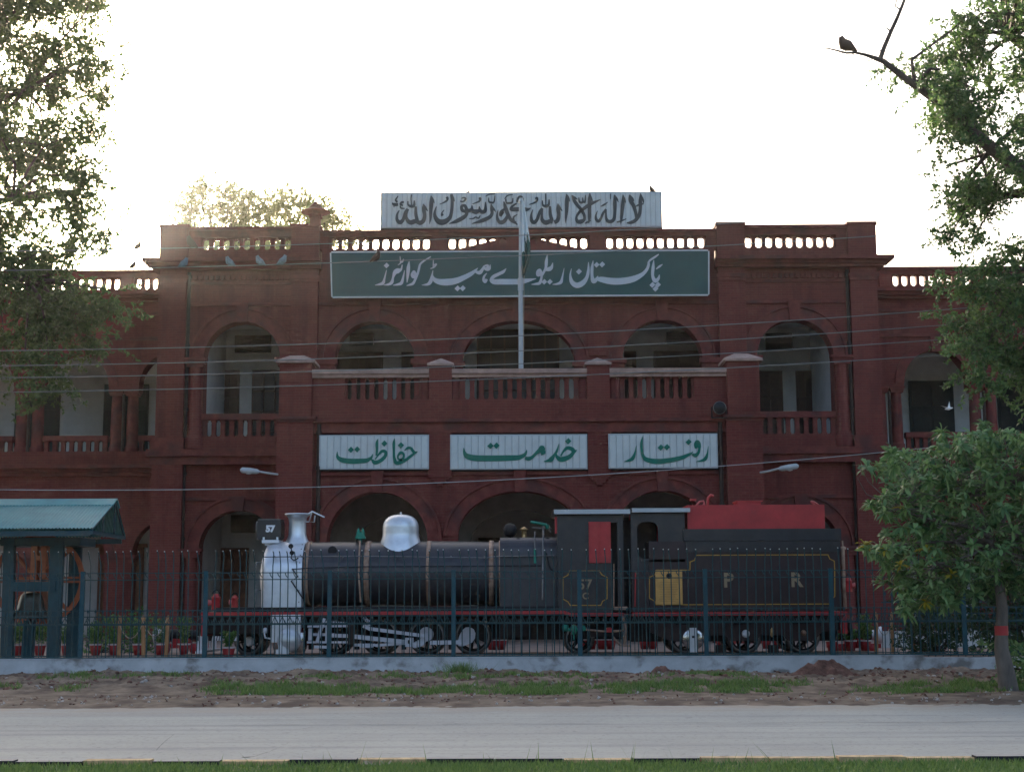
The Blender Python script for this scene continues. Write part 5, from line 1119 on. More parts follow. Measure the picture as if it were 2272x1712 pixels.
tp(MB().lathe((at(1713, 1398, NY + .2).x, NY + .2, at(1713, 1402, NY + .2).z), [(-.1, .02), (-.06, .04), (.06, .035), (.1, .01)], n=8), "oil_pot", "brass")
for px in (1521, 1651, 1781):
    mb = MB()
    for k in range(4): mb.box(Lx(px) - .34 + k * .05, Lx(px) + .34 - k * .05, AX - .88, AX - .81, Lz(1378) - k * .028, Lz(1378) - k * .028 + .026)
    tp(mb, "leaf_spring", "blackmat")
for px in (1600, 1716): tp(pbox(MB(), px - 12, 1430, px + 12, 1448, NY + .35, NY + .42), "foot_step", "blackmat")
bx_ = Lx(1880); tp(MB().box(bx_ - .1, bx_ - .002, NY + .05, FAR - .05, RZ + .42, Lz(1367) - .004), "buffer_beam", "red")
mb = MB().tube([(bx_ - .03, NY + .12, Lz(1353)), (bx_ - .03, NY + .12, Lz(1222))], .045, 8).lathe((bx_ - .03, NY + .12, Lz(1222)), [(0, .07), (.05, .08), (.07, .04), (.08, .02), (.2, .02)], n=10); tp(mb, "brake_column", "tan")
mb = MB().box(bx_, bx_ + .18, AX - .1, AX + .1, RZ + .42, RZ + .62).lathe((0, AX, RZ + .52), [(bx_, .07), (bx_ + .22, .07), (bx_ + .24, .18), (bx_ + .3, .17)], axis='x', n=14); tp(mb, "coupler", "soot")

# plywood notice board hung on the tender
bd = thing("notice_board", (Lx(1484), NY, Lz(1340)), "yellow board with a round emblem hung on the tender beside the cab", "notice board")
pbox(MB(), 1454, 1264, 1515, 1340, NY - .03, NY + .005).build("board", M["board"], bd)
e = at(1484.5, 1277, NY - .031); MB().lathe((e.x, NY - .031, e.z), [(-.004, .045), (-.004, .06), (0, .06)], axis='y', n=20).lathe((e.x, NY - .031, e.z), [(-.004, .001), (-.004, .022), (0, .022)], axis='y', n=12).tube([(e.x - .055, NY - .034, e.z), (e.x + .055, NY - .034, e.z)], .006, 5).build("emblem", M["soot"], bd)
mb = MB()
for i in range(12):
    a_ = at(1462 + rnd.random() * 3, 1291 + i * 3.8, NY - .031); b_ = at(1506 - rnd.random() * 9, 1291 + i * 3.8, NY - .031); mb.box(a_.x, b_.x, NY - .032, NY - .0305, a_.z - .004, a_.z + .004)
mb.build("faint_text_line", mat("faded_ink", (.36, .19, .06), .7), bd)
# oil lamps
def oil_lamp(px0, px1, py0, py1, face, Y, label):
    a, b = at(px0, py0, Y), at(px1, py1, Y); x = (a.x + b.x) / 2; r = (b.x - a.x) / 2; h = a.z - b.z
    t = thing("oil_lamp", (x, Y, b.z), label, "lamp", "red oil lamps on the locomotive and tender")
    MB().lathe((x, Y, b.z), [(0, r), (h * .72, r), (h * .74, r * 1.08), (h * .8, r * 1.05), (h * .84, r * .7), (h * .97, r * .62), (h, r * .3)], n=20).build("lamp_body", M["red"], t)
    MB().lathe((x, Y, b.z + h * .45), [(face * r * .8, r * .5), (face * r * 1.5, r * .62), (face * r * 1.6, r * .75), (face * r * 1.75, r * .72), (face * r * 1.76, .001)], axis='x', n=16).build("lens_hood", M["redlight"], t)
    MB().tube([(x + r * .8 * cos(q), Y, b.z + h * .98 + r * .9 * sin(q)) for q in np.linspace(0, pi, 9)], .012, 6).build("handle", M["soot"], t)
oil_lamp(470, 488, 1316, 1353, -1, NY + .2, "larger red oil lamp at the locomotive's front corner")
oil_lamp(514, 528, 1320, 1347, -1, NY + .9, "smaller red oil lamp on the front deck, nearer the smokebox")
oil_lamp(1873, 1891, 1281, 1312, 1, NY + .15, "red oil lamp hung on the rear of the tender")

# ------------------------------------------------------------------ fences
FYN = 31.15
fence = thing("tall_fence", (0, FYN, .385), "tall teal steel bar fence with bent bar tips along the grey wall", "fence")
posts = [-11.5, -8.93, -6.37, -3.8, -1.23, 1.38, 3.99, 6.6, 9.33]
po = None
for x in posts:
    if po is None: po = MB().box(-.045, .045, -.03, .03, 0, 1.765).box(-.05, .05, -.035, .035, 1.765, 1.78).box(-.08, .08, -.05, .05, 0, .012).build("post", M["teal"], fence, (x, FYN, .39), local=True)
    else: again(po, (x, FYN, .39))
def barmesh(lean):
    mb = MB(); r = .0115
    pts = [(0, 0, 0), (0, 0, .88), (0, 0, 1.68), (0, 0, 1.9), (lean, -.01, 2.05), (lean * 1.4, -.03, 2.14), (lean * 1.2 - .012, -.06, 2.19)]
    mb.tube(pts, r, 5)
    for zc in (1.745, .77): mb.tube([(-.06, -.01, zc), (-.045, -.012, zc - .05), (-.02, -.014, zc - .085), (0, -.012, zc - .1)], r * .8, 4)
    mb.mi = 1; mb.lathe((lean * 1.2 - .012, -.062, 2.19), [(-.012, .008), (-.006, .012), (.006, .012), (.012, .004)], n=6)
    return mb
protos = []
for i in range(4):
    b_ = barmesh((-.012, .012, -.03, .004)[i]); protos.append(b_)
bars = []; k = 0
for j in range(len(posts) - 1):
    a, b = posts[j], posts[j + 1]; n = 14
    for i in range(1, n + 1):
        if a > 9: break
        x = a + (b - a) * i / (n + 1) + rnd.uniform(-.012, .012)
        if x > 8.4 and rnd.random() < .2: continue
        c = rnd.choice((0, 0, 1, 2, 3))
        if len(bars) < 4: bars.append(protos[len(bars)].build("bar", [M["tealbar"], M["tip"]], fence, (x, FYN, .39), local=True)); o = bars[-1]
        else: o = again(bars[c], (x, FYN, .39 + rnd.uniform(-.012, .012)))
        o.rotation_euler = (rnd.uniform(-.012, .012), rnd.uniform(-.012, .012), 0)
for z, r in ((.40, .02), (1.16 + .2, .011), (1.26 + .0, .0), (1.99, .011), (2.13, .011)):
    if r: MB().tube([(-11.6, FYN + .012, z), (11.5, FYN + .012, z)], r, 6).build("rail", M["tealbar"], fence)
MB().tube([(-11.6, FYN + .012, 1.09), (11.5, FYN + .012, 1.09)], .01, 6).build("rail", M["tealbar"], fence)
SY = 31.75
spf = thing("spear_fence", (0, SY, .33), "lower teal spear-topped fence with a zigzag band, just behind the tall fence", "fence")
so2 = None
for i in range(146):
    x = -11.5 + i * .158
    if so2 is None:
        mb = MB().tube([(0, 0, 0), (0, 0, .98)], .0085, 5); mb.prism([(0, .96), (.022, 1.0), (0, 1.06), (-.022, 1.0)], -.006, .006); so2 = mb.build("spear_bar", M["tealbar"], spf, (x, SY, .33), local=True)
    else: again(so2, (x, SY, .33))
for z in (.42, 1.06, 1.23): MB().box(-11.6, 11.6, SY - .008, SY + .008, z - .011, z + .011).build("rail", M["tealbar"], spf)
mb = MB()
for i in range(146):
    x = -11.5 + i * .158; mb.tube([(x, SY - .012, 1.23), (x + .05, SY - .012, 1.1), (x + .079, SY - .012, 1.07), (x + .108, SY - .012, 1.1), (x + .158, SY - .012, 1.23)], .008, 4)
mb.build("zigzag_band", M["tealbar"], spf)
# short spear fence on a white plinth at the right, further back
pw = thing("plinth_wall", (10, 37.5, .33), "low white plinth wall behind the bushes at the right", "wall")
a, b = at(1960, 1400, 37.5), at(2330, 1442, 37.5); MB().box(a.x, b.x + 3, 37.5, 37.8, .33, a.z).build("wall_block", M["plaster"], pw)
rf = thing("spear_fence", (10, 37.6, a.z), "teal spear fence standing on the low white plinth behind the bushes", "fence"); rb = None
for i in range(26):
    x = a.x + .1 + i * .16
    if rb is None:
        mb = MB().tube([(0, 0, 0), (0, 0, .9)], .01, 5); mb.prism([(0, .86), (.03, .92), (0, 1.02), (-.03, .92)], -.007, .007); mb.box(-.05, .05, -.006, .006, .74, .76); rb = mb.build("spear_bar", M["teal"], rf, (x, 37.6, a.z), local=True)
    else: again(rb, (x, 37.6, a.z))
for z in (.12, .7): MB().box(a.x, a.x + 4.3, 37.59, 37.61, a.z + z, a.z + z + .03).build("rail", M["teal"], rf)

# ------------------------------------------------------------------ shelter and bell at the left
sh = thing("bell_shelter", (-9.6, 33, .33), "open teal shelter with a corrugated sheet roof at the left edge", "shelter")
e0 = at(207, 1171, 31.2); rd = at(259, 1110, 33.0); e1 = at(278, 1190, 33.8)
xR, zE, zR, zB = -8.78, e0.z, rd.z, e1.z; yE, yRd, yB_ = 31.2, 33.0, 33.9
mb = MB(); pit = .075; nn = int((xR + 13) / pit) * 4; vs = []
for i in range(nn + 1):
    x = xR - i * pit / 4; o = .016 * sin(2 * pi * i / 4)
    vs += [(x, yE, zE + o), (x, yRd, zR + o), (x, yB_, zB + o)]
fs = []
for i in range(nn): fs += [(3 * i, 3 * i + 3, 3 * i + 4, 3 * i + 1), (3 * i + 1, 3 * i + 4, 3 * i + 5, 3 * i + 2)]
mb.add(vs, fs, True); mb.build("roof_sheet", M["tealroof"], sh)
mb = MB().prism([(yRd - .34, zR - .11), (yRd - .02, zR + .045), (yRd + .02, zR + .045), (yRd + .25, zR - .14), (yRd + .25, zR - .16), (yRd, zR + .02), (yRd - .34, zR - .135)], xR + .02, -13.2, 'x'); mb.build("ridge_cap", M["tealroof"], sh)
mb = MB().box(xR - .06, xR - .0, yE + .02, yB_ - .02, zE - .13, zE - .05); mb.build("tie_beam", M["teal"], sh)
mb = MB()
for y0, z0, y1, z1 in ((yE + .02, zE - .04, yRd, zR - .05), (yB_ - .02, zB - .04, yRd, zR - .05), (yRd, zE - .05, yRd, zR - .05), (yRd - .9, zE - .06, yRd - .9, zE + .3)): mb.tube([(xR - .03, y0, z0), (xR - .03, y1, z1)], .02, 6)
mb.build("roof_truss", M["teal"], sh)
MB().box(-13, xR - .07, yE + .05, yE + .12, zE - .16, zE - .05).box(-13, xR - .07, yB_ - .12, yB_ - .05, zB - .16, zB - .05).build("eaves_beam", M["teal"], sh)
def slab(x0a, x0b, x1a, x1b, yt, yb, Y, d, nm="post"):
    """post whose face is seen between top edge pixels x0a..x0b and foot edge pixels x1a..x1b"""
    P = [at(x0a, yt, Y), at(x0b, yt, Y), at(x1b, yb, Y), at(x1a, yb, Y)]; P[2].z = P[3].z = .33
    MB().prism([(p.x, p.z) for p in P], Y, Y + d).build(nm, M["teal"], sh)
slab(8, 32, 0, 26, 1192, 1457, 32.4, .14); slab(112, 141, 103, 130, 1192, 1457, 32.4, .14)
slab(155, 180, 145, 172, 1195, 1452, 33.5, .14); slab(52, 74, 46, 70, 1375, 1453, 32.9, .2)
slab(-110, -80, -120, -90, 1192, 1457, 32.4, .14)
q0, q1 = at(20, 1290, 32.38), at(112, 1311, 32.38); MB().box(q0.x - .1, q1.x + .1, 32.37, 32.55, q1.z, q0.z).build("cross_beam", M["teal"], sh)
MB().box(at(0, 1205, 32.4).x, at(178, 1205, 32.4).x, 32.42, 33.6, at(0, 1200, 32.4).z - .1, at(0, 1192, 32.4).z).build("head_beam", M["teal"], sh)
BY = 32.75; bc = at(70, 1315, BY); br = at(-10, 1380, BY)
bell = thing("great_bell", (bc.x, BY, 1.2), "big dark bell with a red-brown spoked wheel hung in the teal shelter", "bell")
z1 = at(70, 1312, BY).z; z0 = at(70, 1372, BY).z; h = z1 - z0
MB().lathe((bc.x, BY, z0), [(0, .42), (.03, .43), (.1, .38), (.22, .3), (.42, .25), (h - .08, .22), (h - .03, .17), (h, .06)], n=32).build("bell_body", M["bellm"], bell)
MB().tube([(bc.x, BY, z0 + .2), (bc.x, BY, z0 - .06)], .025, 8).lathe((bc.x, BY, z0 - .08), [(-.06, .02), (-.03, .06), (.03, .06), (.06, .02)], n=10).build("clapper", M["soot"], bell)
wc = at(70, 1285, BY); wr = at(172, 1285, BY).x - wc.x; wr = min(wr, 1.02)
MB().lathe((wc.x, BY + .5, wc.z), [(-.05, wr - .09), (-.05, wr), (.05, wr), (.05, wr - .09), (-.05, wr - .09)], axis='y', n=56, smooth=False, caps=False).build("wheel_rim", M["orange"], bell)
mb = MB()
for k in range(8):
    a = k * pi / 4 + .0; c, s_ = cos(a), sin(a)
    for o in ((-.045, .045) if k % 2 == 0 else (0,)):
        w_ = .022 if k % 2 == 0 else .04
        mb.add([(wc.x + c * t - s_ * (o + u), BY + .5 + yo, wc.z + s_ * t + c * (o + u)) for yo in (-.03, .03) for t, u in ((.1, w_), (wr - .05, w_), (wr - .05, -w_), (.1, -w_))], [(0, 1, 2, 3), (7, 6, 5, 4), (0, 4, 5, 1), (2, 6, 7, 3), (1, 5, 6, 2)])
mb.build("wheel_spoke", M["orange"], bell)
a_, b_ = at(34, 1200, BY), at(104, 1290, BY); mb = MB(); pbox(mb, 70, 1195, 80, 1290, BY - .1, BY + .1); pbox(mb, 91, 1195, 101, 1290, BY - .1, BY + .1); pbox(mb, 80.5, 1232, 90.5, 1243, BY - .09, BY + .09); pbox(mb, 34, 1282, 64, 1290, BY - .1, BY + .1); pbox(mb, 90, 1282, 112, 1290, BY - .1, BY + .08)
mb.build("headstock", M["orange"], bell)
mb = MB().tube([at(38, 1232, BY - .08), at(66, 1270, BY - .08)], .035, 6).tube([at(115, 1250, BY - .08), at(92, 1270, BY - .08)], .035, 6); mb.build("brace", M["orange"], bell)
MB().tube([at(34, 1360, BY), at(50, 1350, BY), at(58, 1312, BY)], [.03, .035, .05], 8).build("bell_highlight", M["rope"], bell)  # pale tube standing in for the highlight on the bell

# ------------------------------------------------------------------ pots, stakes, ropes
def potplant(px, py, Y, hpx, r, label, shape="bush", empty=False):
    p = at(px, py, Y); p.z = .33; h = .26
    t = thing("flower_pot", tuple(p), label, "potted plant" if not empty else "flower pot", "red flower pots in the courtyard")
    MB().lathe(tuple(p), [(0, .085), (.0, .09), (h, .145), (h + .003, .12), (h - .04, .115)], n=18).build("pot", M["pot"], t)
    MB().lathe((p.x, p.y, p.z + h - .035), [(0, .145), (.035, .155), (.036, .14), (.03, .125)], n=18).build("pot_rim", M["potrim"], t)
    if empty: return t
    H = hpx * Y / 3334; n = 520; rng = np.random.default_rng(int(px) + 3)
    u = rng.normal(size=(n, 3)); u /= np.linalg.norm(u, axis=1)[:, None]; rr = rng.random(n) ** .45
    if shape == "bush": C = u * rr[:, None] * np.array([r, r, H / 2]) + np.array([0, 0, h + H / 2 - .03])
    else:
        tt = rng.random(n); C = np.stack([u[:, 0] * r * (.3 + tt), u[:, 1] * r * (.3 + tt), h + tt * H], 1)
    d = rng.normal(size=(n, 3)); d[:, 2] += .9; d /= np.linalg.norm(d, axis=1)[:, None]; s_ = np.cross(d, rng.normal(size=(n, 3))); s_ /= np.linalg.norm(s_, axis=1)[:, None]
    ln = rng.uniform(.05, .10, n)[:, None]; wd = ln * .22
    V = np.stack([C, C + d * ln * .5 + s_ * wd, C + d * ln, C + d * ln * .5 - s_ * wd], 1) + np.array(p)
    I = np.arange(n * 4).reshape(n, 4)
    quick("foliage", V.reshape(-1, 3), I, M["leafP"], tuple(p), t, k=4)
    return t
for px, hp, r, lab, shp in ((37, 50, .2, "red pot with a clipped bush, between the shelter's left post and its short post", "bush"), (88, 48, .2, "red pot with a clipped bush, behind the shelter under the bell", "bush"), (148, 40, .16, "red pot half hidden behind the shelter's rear post", "bush"), (212, 52, .19, "red pot with an upright bush, first to the right of the shelter", "bush"), (253, 58, .2, "red pot with a loose bush, beside the first wooden stake", "loose"),
                        (307, 56, .22, "red pot with a drooping palm-like plant, between two wooden stakes", "loose"), (356, 52, .2, "red pot with a thin plant, beside the third wooden stake", "loose"), (408, 54, .15, "red pot with a leggy fresh green plant, left of the locomotive's front", "loose"), (507, 30, .12, "red pot with a small plant, under the locomotive's front deck", "loose")):
    potplant(px, 1446, 34.8 if px < 430 else 32.1, hp, r, lab, shp)
for px, hp, lab, shp in ((1920, 62, "red pot with a tall clipped bush, right of the tender", "bush"), (1888, 26, "red pot with a cactus-like mound, just right of the tender", "bush"), (1846, 24, "red pot with a low mound, below the tender's rear corner", "bush")): potplant(px, 1443, 35.2, hp, .17, lab, shp)
for i, px in enumerate((1092, 1112, 1292, 1312, 1335, 1355, 1430, 1448, 1600, 1622, 1700, 1725)):
    potplant(px, 1437, 37.4, 10, .1, ("small red pot seen just behind the last driving wheel, left one of two", "small red pot seen just behind the last driving wheel, right one of two", "small red pot half hidden by the trailing wheel under the cab", "small red pot just right of the trailing wheel under the cab", "small red pot seen under the cab doorway's left side", "small red pot seen under the cab doorway, by the hose", "small red pot under the tender's front, left one of two", "small red pot under the tender's front, right one of two", "small red pot seen between the first and second tender wheels, left one", "small red pot seen between the first and second tender wheels, right one", "small red pot seen between the second and third tender wheels, left one", "small red pot seen between the second and third tender wheels, right one")[i], empty=True)
stk = None
sl_ = {266: "wooden stake in the courtyard nearest the shelter", 321: "wooden stake between the two drooping potted plants", 371: "wooden stake nearest the locomotive's front", 1941: "wooden stake right beside the tall clipped bush at the tender's rear", 1978: "wooden stake between the other two right of the tender", 2025: "wooden stake furthest from the tender, by the dark bush"}
for px, lab in sl_.items():
    top = at(px, 1368, 33.0); p = (top.x, 33.0, .33)
    if stk is None:
        stk = tag(MB().box(-.035, .035, -.03, .03, 0, top.z - .33).add([(-.035, -.03, top.z - .329), (.035, -.03, top.z - .329), (.035, .03, top.z - .329), (-.035, .03, top.z - .329), (0, 0, top.z - .29)], [(0, 1, 4), (1, 2, 4), (2, 3, 4), (3, 0, 4)]).build("wooden_stake", M["stake"], None, (0, 0, 0)), lab, "stake", "wooden stakes round the track")
        stk.location = p
    else: c = again(stk, p); c["label"] = lab; c.rotation_euler = (0, rnd.uniform(-.04, .04), rnd.uniform(-.3, .3))
for a_, b_, lab in (((266, 1385), (321, 1375), "pale rope sagging between the two left stakes"), ((321, 1380), (371, 1372), "pale rope sagging to the stake nearest the locomotive"), ((1941, 1372), (1978, 1374), "pale rope sagging from the stake beside the tall clipped bush"), ((1978, 1374), (2025, 1374), "pale rope sagging to the stake by the dark bush")):
    A_, B_ = at(*a_, 33.0), at(*b_, 33.0); tag(MB().tube([A_.lerp(B_, t) - Vector((0, .035, .34 * 4 * t * (1 - t))) for t in np.linspace(0, 1, 12)], .009, 5).build("rope", M["rope"]), lab, "rope", "ropes between the stakes")
def cannon(px, f, label):
    p = at(px, 1408, 35.6); t = thing("display_cannon", (p.x, 35.6, .33), label, "cannon")
    z = p.z
    MB().lathe((p.x, 35.6, z), [(-.42, .06), (-.4, .13), (-.1, .14), (.2, .12), (.42, .11)], axis='x', n=20).build("barrel", M["soot"], t)
    MB().lathe((p.x + f * .42, 35.6, z), [(0, .11), (f * .08, .12), (f * .22, .2), (f * .24, .2), (f * .2, .1)], axis='x', n=20).build("flared_muzzle", M["whitep"], t)
    MB().box(p.x - .6, p.x + .6, 35.4, 35.8, z - .3, z - .2).lathe((p.x - .35, 35.36, z - .32), [(-.05, .001), (-.05, .12), (.05, .12), (.05, .001)], axis='y', n=16).lathe((p.x + .35, 35.36, z - .32), [(-.05, .001), (-.05, .12), (.05, .12), (.05, .001)], axis='y', n=16).box(p.x - .2, p.x + .2, 35.45, 35.75, z - .2, z - .08).build("carriage", M["red"], t)
cannon(405, -1, "small black barrel with a white flared end on a red stand, left of the locomotive"); cannon(1893, 1, "small black barrel with a white flared end on a red stand, right of the tender")

# ------------------------------------------------------------------ trees and plants
def inside(poly, x, y):
    c = False; n = len(poly)
    for i in range(n):
        (x1, y1), (x2, y2) = poly[i], poly[i - 1]
        if (y1 > y) != (y2 > y) and x < (x2 - x1) * (y - y1) / (y2 - y1) + x1: c = not c
    return c
def leaf_quads(C, D, ln, wd, rng):
    """rhombic leaves: base C, direction D, length and half-width arrays"""
    n = len(C); s = np.cross(D, rng.normal(size=(n, 3))); s /= np.linalg.norm(s, axis=1)[:, None] + 1e-9
    up = np.cross(s, D); ln = ln[:, None]; wd = wd[:, None]
    V = np.stack([C, C + D * ln * .45 + s * wd, C + D * ln - up * ln * .08, C + D * ln * .45 - s * wd], 1)
    return V.reshape(-1, 3), np.arange(n * 4).reshape(n, 4)
def clump_leaves(centres, radii, twigs, per, size, droop, seed, flat=.8):
    rng = np.random.default_rng(seed); Cs, Ds, tw = [], [], []
    for c, r in zip(centres, radii):
        nt = max(4, int(twigs * r * r))
        for _ in range(nt):
            d = rng.normal(size=3); d[2] = d[2] * .7 - droop * .3; d /= np.linalg.norm(d)
            o = np.array(c) + rng.normal(size=3) * r * np.array([.42, .42, .42 * flat])
            L_ = rng.uniform(.25, .6); n = max(4, int(per * L_)); t = np.linspace(.1, 1, n)[:, None]
            P = o + d * t * L_ + np.array([0, 0, -1]) * t * t * L_ * droop * .5
            side = rng.normal(size=(n, 3)); dd = d * .5 + side * .8; dd[:, 2] -= droop * .4; dd /= np.linalg.norm(dd, axis=1)[:, None]
            Cs.append(P); Ds.append(dd); tw.append((o, P[-1]))
    C = np.concatenate(Cs); D = np.concatenate(Ds); ln = rng.uniform(.7, 1.25, len(C)) * size
    return leaf_quads(C, D, ln, ln * .27, rng), tw
def twig_mesh(name, tw, m, parent, r=.006, keep=1.0, seed=1):
    rng = np.random.default_rng(seed); T = [t for t in tw if rng.random() < keep]; V, I = [], []
    for k, (a, b) in enumerate(T):
        d = b - a; s = np.cross(d, [0.3, .2, 1]); s = s / (np.linalg.norm(s) + 1e-9) * r; u = np.cross(d, s); u = u / (np.linalg.norm(u) + 1e-9) * r
        V += [a + s, a - s * .5 + u, a - s * .5 - u, b]; q = 4 * k; I += [(q, q + 1, q + 3), (q + 1, q + 2, q + 3), (q + 2, q, q + 3)]
    return quick(name, np.array(V), np.array(I), m, (0, 0, 0) if parent is None else tuple(WL[parent.name]), parent)
def scatter(poly, n, y0, y1, r0, r1, seed, holes=(), mind=22):
    rg = random.Random(seed); P, C, R = [], [], []; xs_ = [p[0] for p in poly]; ys_ = [p[1] for p in poly]; tries = 0
    while len(C) < n and tries < n * 200:
        tries += 1; x, y = rg.uniform(min(xs_), max(xs_)), rg.uniform(min(ys_), max(ys_))
        if not inside(poly, x, y) or any(hypot(x - a, y - b) < c for a, b, c in holes): continue
        if any(hypot(x - a, y - b) < mind for a, b in P): continue
        P.append((x, y)); C.append(tuple(at(x, y, rg.uniform(y0, y1)))); R.append(rg.uniform(r0, r1))
    return P, C, R
def limbs(mb, root, targets, r0, rg, sag=.3):
    for t in targets:
        a, b = Vector(root), Vector(t); m1 = a.lerp(b, .35) + Vector((rg.uniform(-.4, .4), rg.uniform(-.4, .4), .5 * sag)); m2 = a.lerp(b, .7) + Vector((rg.uniform(-.3, .3), rg.uniform(-.3, .3), .5 * sag))
        mb.tube([a, m1, m2, b], [r0, r0 * .7, r0 * .42, r0 * .15], 6)
def big_tree(name, poly, n, y0, y1, trunk, forks, label, leaf, seed, holes=(), size=.11, twigs=70, per=40, r=(.42, .75), extra=None, mind=22, droop=.5):
    T = thing(name, trunk[0], label, "tree"); rg = random.Random(seed)
    P, C, R = scatter(poly, n, y0, y1, *r, seed, holes, mind)
    mb = MB().tube(trunk, [.42, .36, .3, .24][:len(trunk)], 12)
    for f, rr in forks: mb.tube(f, rr, 9)
    ends = [Vector(p) for f, rr in forks if rr[0] >= .08 for p, q in zip(f, rr) if q >= .06]
    for c in C:
        if rg.random() < .7:
            e_ = min(ends, key=lambda q: (q - Vector(c)).length); limbs(mb, e_, [c], .05, rg)
    mb.build("trunk", M["bark"], T)
    for x_, y_ in (extra or ()): C.append(tuple(at(x_, y_, y0 - .35))); R.append(r[0] * .9)
    (V, I), tw = clump_leaves(C, R, twigs, per, size, droop, seed)
    quick("crown", V, I, M[leaf], trunk[0], T, k=4); twig_mesh("twigs", tw, M["bark"], T, keep=.8)
    return T
# big tree at the left
PL = [(-330, -260), (235, -260), (226, -100), (215, 30), (180, 90), (215, 144), (225, 216), (205, 259), (238, 324), (210, 378), (200, 421), (195, 470), (240, 522), (258, 580), (262, 640), (250, 700), (215, 760), (150, 790), (125, 840), (95, 890), (65, 905), (30, 850), (-60, 800), (-330, 760)]
HL = [(150, 633, 26), (185, 640, 14), (150, 60, 30), (60, 215, 26), (150, 255, 28), (190, 470, 25), (120, 425, 22), (45, 330, 20), (180, 190, 22), (110, 150, 20), (205, 400, 20), (225, 560, 26), (165, 575, 22), (80, 470, 18)]
t0 = (-17.2, 38, .33)
fk = [([(-17, 38, 6), at(-120, 260, 38.5), at(60, 200, 38.5), at(190, 130, 38.4)], [.2, .13, .07, .03]), ([(-17, 38, 6), at(-140, 480, 38), at(30, 440, 38.2), at(190, 420, 38)], [.22, .15, .08, .03]), ([(-17, 38, 5.5), at(-150, 640, 37.6), at(60, 620, 37.5), at(230, 640, 37.6)], [.2, .13, .07, .03]),
      ([(-17, 38, 6.5), at(-180, 60, 38), at(-40, -60, 38), at(120, -120, 38)], [.24, .16, .09, .04]), ([at(-40, 100, 38), at(40, 20, 38), at(140, 40, 38.2)], [.08, .05, .02]), ([at(-100, 330, 38.2), at(20, 310, 38), at(150, 330, 38)], [.08, .05, .02])]
big_tree("broad_leafed_tree", PL, 235, 36.6, 39.6, [t0, (-17.1, 38, 3), (-17, 38, 6), (-16.8, 38, 9)], fk, "big leafy tree hanging into view along the left edge, backlit by the low sun", "leafA", 11, HL, size=.125, twigs=100, per=38)
# big tree at the right with a bare limb
PR = [(2560, -220), (2150, -220), (2165, -40), (2120, 30), (2150, 70), (2110, 110), (2010, 122), (1985, 150), (2055, 185), (2075, 225), (2075, 290), (2090, 330), (2150, 360), (2105, 400), (2100, 450), (2075, 480), (2085, 520), (2110, 560), (2120, 600), (2095, 660), (2100, 700), (2130, 750), (2145, 790), (2140, 840), (2155, 880), (2200, 880), (2250, 850), (2320, 880), (2560, 860)]
HR = [(2140, 620, 20), (2185, 630, 14), (2110, 500, 14), (2220, 505, 40), (2265, 470, 30), (2165, 545, 20), (2130, 340, 24), (2190, 395, 18), (2240, 60, 20), (2185, 20, 18), (2150, 210, 14), (2250, 590, 22)]
tr = (12.2, 28, 0)
fkr = [([(12.1, 28, 7), at(2300, 400, 28), at(2200, 330, 28), at(2150, 285, 28), at(2100, 240, 28), at(2030, 190, 28), at(1990, 160, 28), at(1960, 136, 28), at(1940, 129, 28)], [.24, .17, .125, .1, .085, .07, .062, .055, .045]),
       ([at(1944, 130, 28), at(1920, 122, 28), at(1898, 117, 28), at(1878, 118, 28), at(1855, 112, 28), at(1838, 108, 28), at(1820, 107, 28)], [.045, .032, .026, .022, .018, .014, .006]),
       ([at(1952, 134, 28), at(1962, 105, 28), at(1976, 72, 28), at(1990, 42, 28), at(2000, 18, 28), at(2012, -14, 28)], [.05, .045, .04, .036, .032, .028]),
       ([at(1976, 70, 28), at(1966, 62, 28), at(1958, 53, 28)], [.018, .012, .005]), ([at(1998, 22, 28), at(1986, 14, 28), at(1990, 0, 28), at(2000, -8, 28)], [.016, .014, .013, .01]), ([at(1957, 122, 28), at(1953, 112, 28), at(1952, 107, 28)], [.014, .01, .004]),
       ([at(1868, 118, 28), at(1866, 130, 28), at(1868, 142, 28)], [.01, .008, .003]), ([at(1935, 133, 28), at(1915, 138, 28), at(1890, 142, 28)], [.012, .008, .004]), ([at(1890, 118, 28), at(1900, 128, 28)], [.012, .006]),
       ([(12.1, 28, 7.5), at(2330, 150, 29.4), at(2240, 80, 29.4), at(2190, 20, 29.4)], [.2, .13, .08, .04]), ([(12.1, 28, 6.5), at(2330, 600, 29.6), at(2230, 620, 29.6), at(2150, 700, 29.4)], [.18, .1, .06, .03]), ([at(2300, 420, 29.5), at(2200, 440, 29.5), at(2120, 470, 29.4)], [.12, .07, .03])]
big_tree("broad_leafed_tree", PR, 205, 27.9, 29.8, [tr, (12.2, 28, 3), (12.1, 28, 6), (12.1, 28, 9)], fkr, "big leafy tree along the right edge with one bare limb reaching out to the left", "leafB", 23, HR, size=.095, twigs=185, per=46, r=(.28, .48), mind=15, extra=[(2112, 215), (2128, 262), (2105, 240), (2150, 300), (2060, 190), (2235, 330), (2210, 300), (2240, 380), (2170, 240), (2262, 400), (2130, 290)])
bird(1877, 114, 28, .36, -1, M["darkbird"], "large dark bird hunched on the bare limb of the right tree", lean=.1, name="perched_bird")
